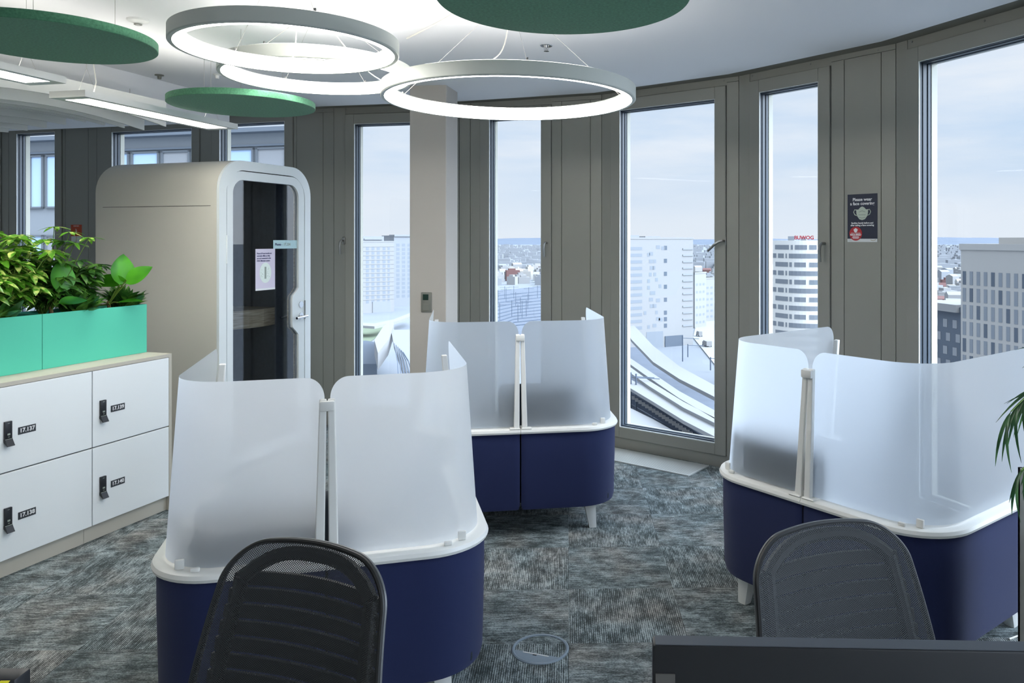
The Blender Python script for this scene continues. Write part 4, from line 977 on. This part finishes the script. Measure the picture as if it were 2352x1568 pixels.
cbm.tube([p_+Vector((0, 0, .005)) for p_ in pts], .004, 6); tag(cbm.obj('power_cord', cable_w), 'white power cord on the carpet beside the right lounge pod', 'cord')

# ================================================================== outside: the city below
GZ = -58.0
OA = (.46, .425, .385)     # albedo scale; aerial haze is painted into the pale bluish city colours below
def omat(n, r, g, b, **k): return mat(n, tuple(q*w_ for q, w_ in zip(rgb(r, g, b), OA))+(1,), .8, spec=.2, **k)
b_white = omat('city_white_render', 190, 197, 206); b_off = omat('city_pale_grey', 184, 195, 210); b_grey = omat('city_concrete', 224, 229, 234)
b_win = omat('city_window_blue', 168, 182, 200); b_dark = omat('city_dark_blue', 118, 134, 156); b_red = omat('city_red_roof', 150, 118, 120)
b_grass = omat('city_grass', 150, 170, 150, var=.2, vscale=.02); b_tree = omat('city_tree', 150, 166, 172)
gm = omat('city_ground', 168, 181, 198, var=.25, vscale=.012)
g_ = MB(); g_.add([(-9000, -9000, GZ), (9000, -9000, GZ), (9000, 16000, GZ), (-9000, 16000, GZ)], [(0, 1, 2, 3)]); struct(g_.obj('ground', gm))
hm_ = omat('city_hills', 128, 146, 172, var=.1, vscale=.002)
h_ = MB(); n = 120; vs = []; 
for i in range(n+1):
    x = -9000+18000*i/n; z = CH+2+14*math.sin(i*.35)+9*math.sin(i*.13+1)+4*math.sin(i*1.1)
    vs += [(x, 9000, GZ), (x, 11000, z+10)]
h_.add(vs, [(2*i, 2*i+2, 2*i+3, 2*i+1) for i in range(n)]); struct(h_.obj('hills', hm_))
unit = {}
def pane_mesh(m_):
    if m_.name not in unit:
        q = MB(); q.box(0, 1, -.06, .5, 0, 1); o = q.obj('window', m_); unit[m_.name] = o.data; bpy.data.objects.remove(o)
    return unit[m_.name]
def pane(par, x, z, w, h, m_=None, name='window', y=0, sy=1):
    o = bpy.data.objects.new(name, pane_mesh(m_ or b_win)); COL.objects.link(o); o.parent = par; o.location = (x, y, z); o.scale = (w, sy, h); return o
def facade_frame(xl, xr, Yl, Yr):
    a = Vector(((xl-PX)/F*Yl, Yl)); b = Vector(((xr-PX)/F*Yr, Yr)); u = (b-a); l = u.length; u.normalize(); return a, u, l, math.atan2(u.y, u.x)
# --- white tower with scattered windows (tall window, centre right)
def tower(name, label, xl, xr, Yl, Yr, ytop, depth, body, roof=None, zbase=GZ):
    a, u, l, an = facade_frame(xl, xr, Yl, Yr); zt = CH-(ytop-PY)/F*(Yl+Yr)/2
    e = tag(empty(name, (a.x, a.y, zbase), an), label, 'building'); H = zt-zbase
    m = MB(); m.box(0, l, 0, depth, 0, H); m.obj('wall', body, e)
    m = MB(); m.box(-.2, l+.2, -.2, .3, H, H+1); m.box(-.2, l+.2, depth-.3, depth+.2, H, H+1); m.box(-.2, .3, 0, depth, H, H+1); m.box(l-.3, l+.2, 0, depth, H, H+1); m.obj('parapet', body, e)
    return e, a, u, l, H
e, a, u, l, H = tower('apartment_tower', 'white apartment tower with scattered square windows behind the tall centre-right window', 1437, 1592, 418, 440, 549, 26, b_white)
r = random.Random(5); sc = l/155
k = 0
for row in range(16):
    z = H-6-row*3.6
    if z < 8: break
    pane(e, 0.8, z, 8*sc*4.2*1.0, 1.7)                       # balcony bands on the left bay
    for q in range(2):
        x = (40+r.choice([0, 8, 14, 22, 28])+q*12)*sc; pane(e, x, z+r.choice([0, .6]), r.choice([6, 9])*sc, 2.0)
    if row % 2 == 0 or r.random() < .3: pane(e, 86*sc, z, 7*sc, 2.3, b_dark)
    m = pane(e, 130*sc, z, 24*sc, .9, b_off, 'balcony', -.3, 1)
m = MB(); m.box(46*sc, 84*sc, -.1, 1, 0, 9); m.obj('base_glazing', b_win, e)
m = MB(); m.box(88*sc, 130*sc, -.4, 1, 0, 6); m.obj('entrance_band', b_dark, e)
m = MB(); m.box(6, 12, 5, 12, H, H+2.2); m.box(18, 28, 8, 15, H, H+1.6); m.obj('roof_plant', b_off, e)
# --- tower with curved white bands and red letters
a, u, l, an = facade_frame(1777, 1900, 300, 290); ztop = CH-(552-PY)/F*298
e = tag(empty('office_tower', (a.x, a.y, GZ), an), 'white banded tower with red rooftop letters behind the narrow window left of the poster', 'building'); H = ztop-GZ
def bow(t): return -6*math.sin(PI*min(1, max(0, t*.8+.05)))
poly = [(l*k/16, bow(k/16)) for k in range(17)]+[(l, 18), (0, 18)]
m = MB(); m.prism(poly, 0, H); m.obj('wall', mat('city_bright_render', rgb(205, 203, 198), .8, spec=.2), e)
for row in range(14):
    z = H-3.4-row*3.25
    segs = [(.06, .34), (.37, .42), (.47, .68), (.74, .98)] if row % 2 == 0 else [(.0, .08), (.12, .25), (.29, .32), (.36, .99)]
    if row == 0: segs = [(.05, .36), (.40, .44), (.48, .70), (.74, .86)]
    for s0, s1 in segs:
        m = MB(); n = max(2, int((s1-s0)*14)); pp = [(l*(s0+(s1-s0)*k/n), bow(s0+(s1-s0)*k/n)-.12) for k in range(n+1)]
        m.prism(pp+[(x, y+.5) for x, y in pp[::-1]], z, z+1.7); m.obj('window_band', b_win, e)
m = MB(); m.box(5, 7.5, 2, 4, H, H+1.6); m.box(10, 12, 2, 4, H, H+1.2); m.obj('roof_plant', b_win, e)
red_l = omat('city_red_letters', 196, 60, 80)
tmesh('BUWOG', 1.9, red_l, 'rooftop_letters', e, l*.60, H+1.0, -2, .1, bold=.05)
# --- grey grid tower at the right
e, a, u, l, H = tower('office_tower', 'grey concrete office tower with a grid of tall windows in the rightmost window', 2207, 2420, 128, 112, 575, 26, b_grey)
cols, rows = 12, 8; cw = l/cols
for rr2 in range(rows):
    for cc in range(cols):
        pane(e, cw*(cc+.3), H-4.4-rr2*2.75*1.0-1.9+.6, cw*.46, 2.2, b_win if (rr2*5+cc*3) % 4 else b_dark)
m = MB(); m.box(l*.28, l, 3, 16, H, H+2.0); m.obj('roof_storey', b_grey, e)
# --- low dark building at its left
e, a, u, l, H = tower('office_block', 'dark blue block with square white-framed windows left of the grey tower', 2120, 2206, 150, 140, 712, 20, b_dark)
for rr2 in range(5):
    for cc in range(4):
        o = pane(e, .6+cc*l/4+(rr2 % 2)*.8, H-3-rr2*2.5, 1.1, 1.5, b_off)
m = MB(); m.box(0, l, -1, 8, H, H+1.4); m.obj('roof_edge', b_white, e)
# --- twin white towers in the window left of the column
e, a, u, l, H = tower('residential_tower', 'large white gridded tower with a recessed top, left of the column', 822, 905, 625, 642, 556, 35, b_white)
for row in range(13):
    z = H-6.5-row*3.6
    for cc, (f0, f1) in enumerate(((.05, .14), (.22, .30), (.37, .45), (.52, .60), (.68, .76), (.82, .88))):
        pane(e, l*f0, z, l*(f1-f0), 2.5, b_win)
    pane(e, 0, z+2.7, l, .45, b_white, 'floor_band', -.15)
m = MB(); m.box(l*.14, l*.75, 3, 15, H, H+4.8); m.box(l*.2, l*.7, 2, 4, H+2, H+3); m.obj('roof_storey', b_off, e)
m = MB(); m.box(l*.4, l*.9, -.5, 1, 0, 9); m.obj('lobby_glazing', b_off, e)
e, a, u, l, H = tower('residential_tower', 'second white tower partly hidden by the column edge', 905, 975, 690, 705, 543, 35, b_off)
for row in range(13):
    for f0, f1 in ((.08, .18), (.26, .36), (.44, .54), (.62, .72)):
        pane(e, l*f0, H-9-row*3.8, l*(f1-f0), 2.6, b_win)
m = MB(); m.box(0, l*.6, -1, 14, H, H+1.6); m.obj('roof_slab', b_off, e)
# --- neighbour building close by at the left
a, u, l, an = facade_frame(-200, 700, 34, 29)
e = tag(empty('neighbour_building', (a.x, a.y, GZ), an), 'pale blue glazed building close by outside the left windows', 'building'); zt = CH+ (PY-318)/F*31; H = zt-GZ
nb = omat('neighbour_panel', 196, 210, 226); nbg = mat('neighbour_glass', rgb(172, 196, 226), .2, 0, .6); nbf = omat('neighbour_frame', 150, 163, 178); nbt = omat('neighbour_infill', 208, 218, 232)
m = MB(); m.box(0, l, 0, 3, 0, H); m.obj('wall', nb, e)
m = MB(); m.box(-.3, l+.3, -.5, .2, H, H+.16); m.box(0, l, -.12, 0, H-.5, H-.42); m.obj('roof_edge', omat('neighbour_edge', 150, 166, 186), e)
nw = int(l/1.45)
for fl in range(4):
    z1 = H-.55-fl*3.3; z0 = z1-2.2
    for k in range(nw):
        x = .2+k*1.45
        f = MB(); f.box(x, x+1.32, -.10, 0, z0, z0+.07); f.box(x, x+1.32, -.10, 0, z1-.07, z1); f.box(x, x+.07, -.10, 0, z0, z1); f.box(x+1.25, x+1.32, -.10, 0, z0, z1); f.box(x+.63, x+.69, -.10, 0, z0, z1) if k % 3 == 1 else None
        fo2 = f.obj('window_frame', nbf, e)
        f = MB(); f.box(x+.07, x+1.25, -.04, -.02, z0+.07, z1-.07)
        f.obj('pane', nbg if (k+fl) % 3 else nbt, fo2)
# --- station roof (white, curved) and grass left of the column
e = MB(); 
def strip(pts_l, pts_r, z0, thick):
    vs = []; fs = []; n = len(pts_l)
    for (x, y), (x2, y2) in zip(pts_l, pts_r):
        p = gnd(x, y, z0); q = gnd(x2, y2, z0)
        vs += [(p.x, p.y, z0), (q.x, q.y, z0), (p.x, p.y, z0+thick), (q.x, q.y, z0+thick)]
    for i in range(n-1):
        a = i*4; b = a+4; fs += [(a, a+1, b+1, b), (a+2, b+2, b+3, a+3), (a, b, b+2, a+2), (a+1, a+3, b+3, b+1)]
    fs += [(0, 2, 3, 1), (n*4-4, n*4-3, n*4-1, n*4-2)]
    m = MB(); m.add(vs, fs); return m
tr_m = omat('city_track_bed', 140, 155, 178, var=.15, vscale=.2); rail_m = omat('city_rail', 120, 138, 164); roof_w = omat('platform_roof', 184, 193, 204)
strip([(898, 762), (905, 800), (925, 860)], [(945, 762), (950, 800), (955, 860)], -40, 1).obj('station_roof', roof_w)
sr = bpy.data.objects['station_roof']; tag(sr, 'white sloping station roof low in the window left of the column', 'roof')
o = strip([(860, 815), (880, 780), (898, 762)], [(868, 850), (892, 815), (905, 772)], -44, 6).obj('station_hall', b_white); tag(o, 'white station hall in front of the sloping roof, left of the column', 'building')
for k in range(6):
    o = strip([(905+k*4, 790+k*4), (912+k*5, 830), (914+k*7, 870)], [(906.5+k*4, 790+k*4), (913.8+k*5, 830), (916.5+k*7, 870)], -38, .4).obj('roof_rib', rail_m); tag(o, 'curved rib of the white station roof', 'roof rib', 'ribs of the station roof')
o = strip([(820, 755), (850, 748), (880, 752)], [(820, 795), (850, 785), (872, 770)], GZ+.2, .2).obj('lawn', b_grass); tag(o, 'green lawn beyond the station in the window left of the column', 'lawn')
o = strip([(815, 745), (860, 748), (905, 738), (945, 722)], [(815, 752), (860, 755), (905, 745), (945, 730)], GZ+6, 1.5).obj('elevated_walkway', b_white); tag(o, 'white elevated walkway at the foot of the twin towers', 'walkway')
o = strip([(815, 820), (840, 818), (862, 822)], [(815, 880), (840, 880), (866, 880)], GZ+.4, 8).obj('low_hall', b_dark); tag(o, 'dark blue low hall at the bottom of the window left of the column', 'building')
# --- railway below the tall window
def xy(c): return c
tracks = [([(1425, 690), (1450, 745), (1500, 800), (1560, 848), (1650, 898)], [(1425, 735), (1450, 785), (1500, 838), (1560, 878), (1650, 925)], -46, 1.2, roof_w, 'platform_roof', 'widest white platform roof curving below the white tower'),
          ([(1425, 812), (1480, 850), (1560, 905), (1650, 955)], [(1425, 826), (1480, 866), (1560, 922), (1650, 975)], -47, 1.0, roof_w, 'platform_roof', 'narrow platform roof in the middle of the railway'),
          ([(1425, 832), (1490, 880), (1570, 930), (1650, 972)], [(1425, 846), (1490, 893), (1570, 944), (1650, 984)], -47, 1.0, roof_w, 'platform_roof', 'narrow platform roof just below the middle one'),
          ([(1425, 865), (1500, 905), (1570, 948), (1650, 990)], [(1425, 884), (1500, 930), (1570, 974), (1650, 1016)], -48, 1.0, roof_w, 'platform_roof', 'platform roof above the dark train'),
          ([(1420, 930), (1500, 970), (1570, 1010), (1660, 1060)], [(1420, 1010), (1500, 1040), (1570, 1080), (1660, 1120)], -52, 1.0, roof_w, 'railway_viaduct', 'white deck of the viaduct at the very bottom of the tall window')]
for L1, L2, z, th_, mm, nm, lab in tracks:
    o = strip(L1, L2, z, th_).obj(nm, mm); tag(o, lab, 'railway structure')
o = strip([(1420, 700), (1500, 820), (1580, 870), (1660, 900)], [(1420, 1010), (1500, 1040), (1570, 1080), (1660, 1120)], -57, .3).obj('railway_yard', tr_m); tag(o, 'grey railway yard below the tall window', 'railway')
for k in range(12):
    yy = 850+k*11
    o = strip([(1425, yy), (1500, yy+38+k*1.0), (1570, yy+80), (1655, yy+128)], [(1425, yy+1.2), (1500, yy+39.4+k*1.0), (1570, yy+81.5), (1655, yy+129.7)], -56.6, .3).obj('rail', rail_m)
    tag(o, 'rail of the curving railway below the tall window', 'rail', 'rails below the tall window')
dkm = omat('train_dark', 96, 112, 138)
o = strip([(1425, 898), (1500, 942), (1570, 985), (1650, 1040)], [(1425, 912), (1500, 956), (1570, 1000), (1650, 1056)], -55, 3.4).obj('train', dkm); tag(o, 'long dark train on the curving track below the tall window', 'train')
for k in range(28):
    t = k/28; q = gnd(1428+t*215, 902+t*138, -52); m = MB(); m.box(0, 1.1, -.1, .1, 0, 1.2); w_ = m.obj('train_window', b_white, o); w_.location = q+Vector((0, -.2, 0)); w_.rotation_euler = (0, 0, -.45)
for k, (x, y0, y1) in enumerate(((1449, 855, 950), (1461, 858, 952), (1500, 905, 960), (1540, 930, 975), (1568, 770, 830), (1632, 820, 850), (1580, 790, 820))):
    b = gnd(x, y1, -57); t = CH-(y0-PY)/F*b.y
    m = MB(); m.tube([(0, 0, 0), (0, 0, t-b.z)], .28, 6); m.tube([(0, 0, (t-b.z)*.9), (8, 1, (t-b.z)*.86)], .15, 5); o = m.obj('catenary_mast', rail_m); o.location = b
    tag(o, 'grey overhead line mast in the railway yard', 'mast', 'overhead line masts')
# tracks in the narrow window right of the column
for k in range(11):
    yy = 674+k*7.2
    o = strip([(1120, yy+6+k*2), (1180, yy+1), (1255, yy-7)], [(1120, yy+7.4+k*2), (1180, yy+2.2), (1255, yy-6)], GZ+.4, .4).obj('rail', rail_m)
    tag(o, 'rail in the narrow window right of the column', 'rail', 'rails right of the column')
o = strip([(1120, 668), (1180, 664), (1255, 655)], [(1120, 790), (1180, 780), (1255, 770)], GZ+.1, .2).obj('railway_yard', tr_m); tag(o, 'railway yard in the narrow window right of the column', 'railway')
r = random.Random(9)
for k in range(16):
    x = r.uniform(1132, 1246); y1 = r.uniform(680, 745); b = gnd(x, y1, GZ); m = MB(); hh = 13; m.tube([(0, 0, 0), (0, 0, hh)], .22, 5); m.tube([(-5, 0, hh*.9), (5, 0, hh*.9)], .14, 5); o = m.obj('catenary_mast', rail_m); o.location = b
    tag(o, 'thin overhead line mast over the tracks right of the column', 'mast', 'masts right of the column')
# road, crane, cars near white tower
o = strip([(1592, 775), (1600, 740), (1598, 690)], [(1660, 860), (1650, 760), (1640, 690)], GZ+.3, .2).obj('road', omat('city_road', 200, 210, 222)); tag(o, 'pale road beside the foot of the white tower', 'road')
for (x, y, s_, lab) in ((1624, 795, 7, 'white lorry on the road beside the white tower'), (1606, 772, 5, 'white van parked by the white tower')):
    b = gnd(x, y, GZ+.5); m = MB(); m.box(-s_*.22, s_*.22, -s_*.5, s_*.3, .6, 3.2); m.box(-s_*.2, s_*.2, s_*.32, s_*.55, .5, 2.4); v_ = tag(empty('lorry' if s_ > 6 else 'van', tuple(b), .2), lab, 'vehicle'); m.obj('body', b_white, v_)
    for sx_ in (-1, 1):
        for sy_ in (-.35, .4): m = MB(); m.lathe([(0, -.15), (.5, -.15), (.5, .15), (0, .15)], 12, M=Matrix.Translation((sx_*s_*.22, sy_*s_, .5)) @ Matrix.Rotation(PI/2, 4, 'Y')); m.obj('wheel', b_dark, v_)
# stepped white apartment blocks right of the tower
for (x0, x1, Y, yt, dpt, lab) in ((1596, 1622, 520, 628, 20, 'white stepped apartment block just right of the white tower'), (1620, 1650, 560, 640, 25, 'further white apartment block at the right edge of the tall window')):
    e, a, u, l, H = tower('apartment_block', lab, x0, x1, Y, Y+10, yt, dpt, b_white)
    for row in range(6):
        for cc in range(3): pane(e, l*(.1+.3*cc), 3+row*(H-6)/6, l*.16, 1.6, b_win)
# distant houses: many small white blocks
r = random.Random(31)
hs = [b_white, b_off, b_white, b_grey]; placed = []
def house(x, Y, w, d, h, m_, rz, flat):
    m = MB(); m.box(-w/2, w/2, -d/2, d/2, 0, h)
    if flat: m.box(-w*.3, w*.2, -d*.3, d*.3, h, h+2.5)
    else: m.add([(-w/2, -d/2, h), (w/2, -d/2, h), (w/2, d/2, h), (-w/2, d/2, h), (-w/2, 0, h+w*.2), (w/2, 0, h+w*.2)], [(0, 1, 5, 4), (2, 3, 4, 5), (0, 4, 3), (1, 2, 5)])
    o = m.obj('house', m_); o.location = (x, Y, GZ); o.rotation_euler = (0, 0, rz); return o
zones = [(1125, 1250, 545, 1500, 40, 'pale house in the distance right of the column', 'distant houses right of the column'), (1592, 1650, 640, 1700, 14, 'pale house in the distance right of the white tower', 'distant houses right of the white tower'),
         (1760, 1782, 420, 1500, 14, 'pale house in the distance left of the banded tower', 'distant houses left of the banded tower'), (2140, 2215, 260, 1300, 44, 'pale house in the distance left of the grey tower', 'distant houses left of the grey tower')]
for x0, x1, Y0, Y1, nn_, lab, grp in zones:
    for k in range(nn_):
        for tr in range(40):
            t = r.random()**1.3; Y = Y0+(min(Y1, 1370)-Y0)*t; x = r.uniform(x0, x1)
            if x0 == 1125: Y = 1015+350*t
            w = r.uniform(9, 20); X_ = (x-PX)/F*Y
            if all(math.hypot(X_-a, Y-b) > (w+c)*.62+6 for a, b, c in placed): break
        else: continue
        placed.append((X_, Y, w))
        o = house((x-PX)/F*Y, Y, w, r.uniform(8, 16), r.uniform(8, 17), hs[r.randrange(4)] if r.random() > .1 else b_red, r.uniform(-.5, .5), r.random() < .6)
        tag(o, lab, 'house', grp)
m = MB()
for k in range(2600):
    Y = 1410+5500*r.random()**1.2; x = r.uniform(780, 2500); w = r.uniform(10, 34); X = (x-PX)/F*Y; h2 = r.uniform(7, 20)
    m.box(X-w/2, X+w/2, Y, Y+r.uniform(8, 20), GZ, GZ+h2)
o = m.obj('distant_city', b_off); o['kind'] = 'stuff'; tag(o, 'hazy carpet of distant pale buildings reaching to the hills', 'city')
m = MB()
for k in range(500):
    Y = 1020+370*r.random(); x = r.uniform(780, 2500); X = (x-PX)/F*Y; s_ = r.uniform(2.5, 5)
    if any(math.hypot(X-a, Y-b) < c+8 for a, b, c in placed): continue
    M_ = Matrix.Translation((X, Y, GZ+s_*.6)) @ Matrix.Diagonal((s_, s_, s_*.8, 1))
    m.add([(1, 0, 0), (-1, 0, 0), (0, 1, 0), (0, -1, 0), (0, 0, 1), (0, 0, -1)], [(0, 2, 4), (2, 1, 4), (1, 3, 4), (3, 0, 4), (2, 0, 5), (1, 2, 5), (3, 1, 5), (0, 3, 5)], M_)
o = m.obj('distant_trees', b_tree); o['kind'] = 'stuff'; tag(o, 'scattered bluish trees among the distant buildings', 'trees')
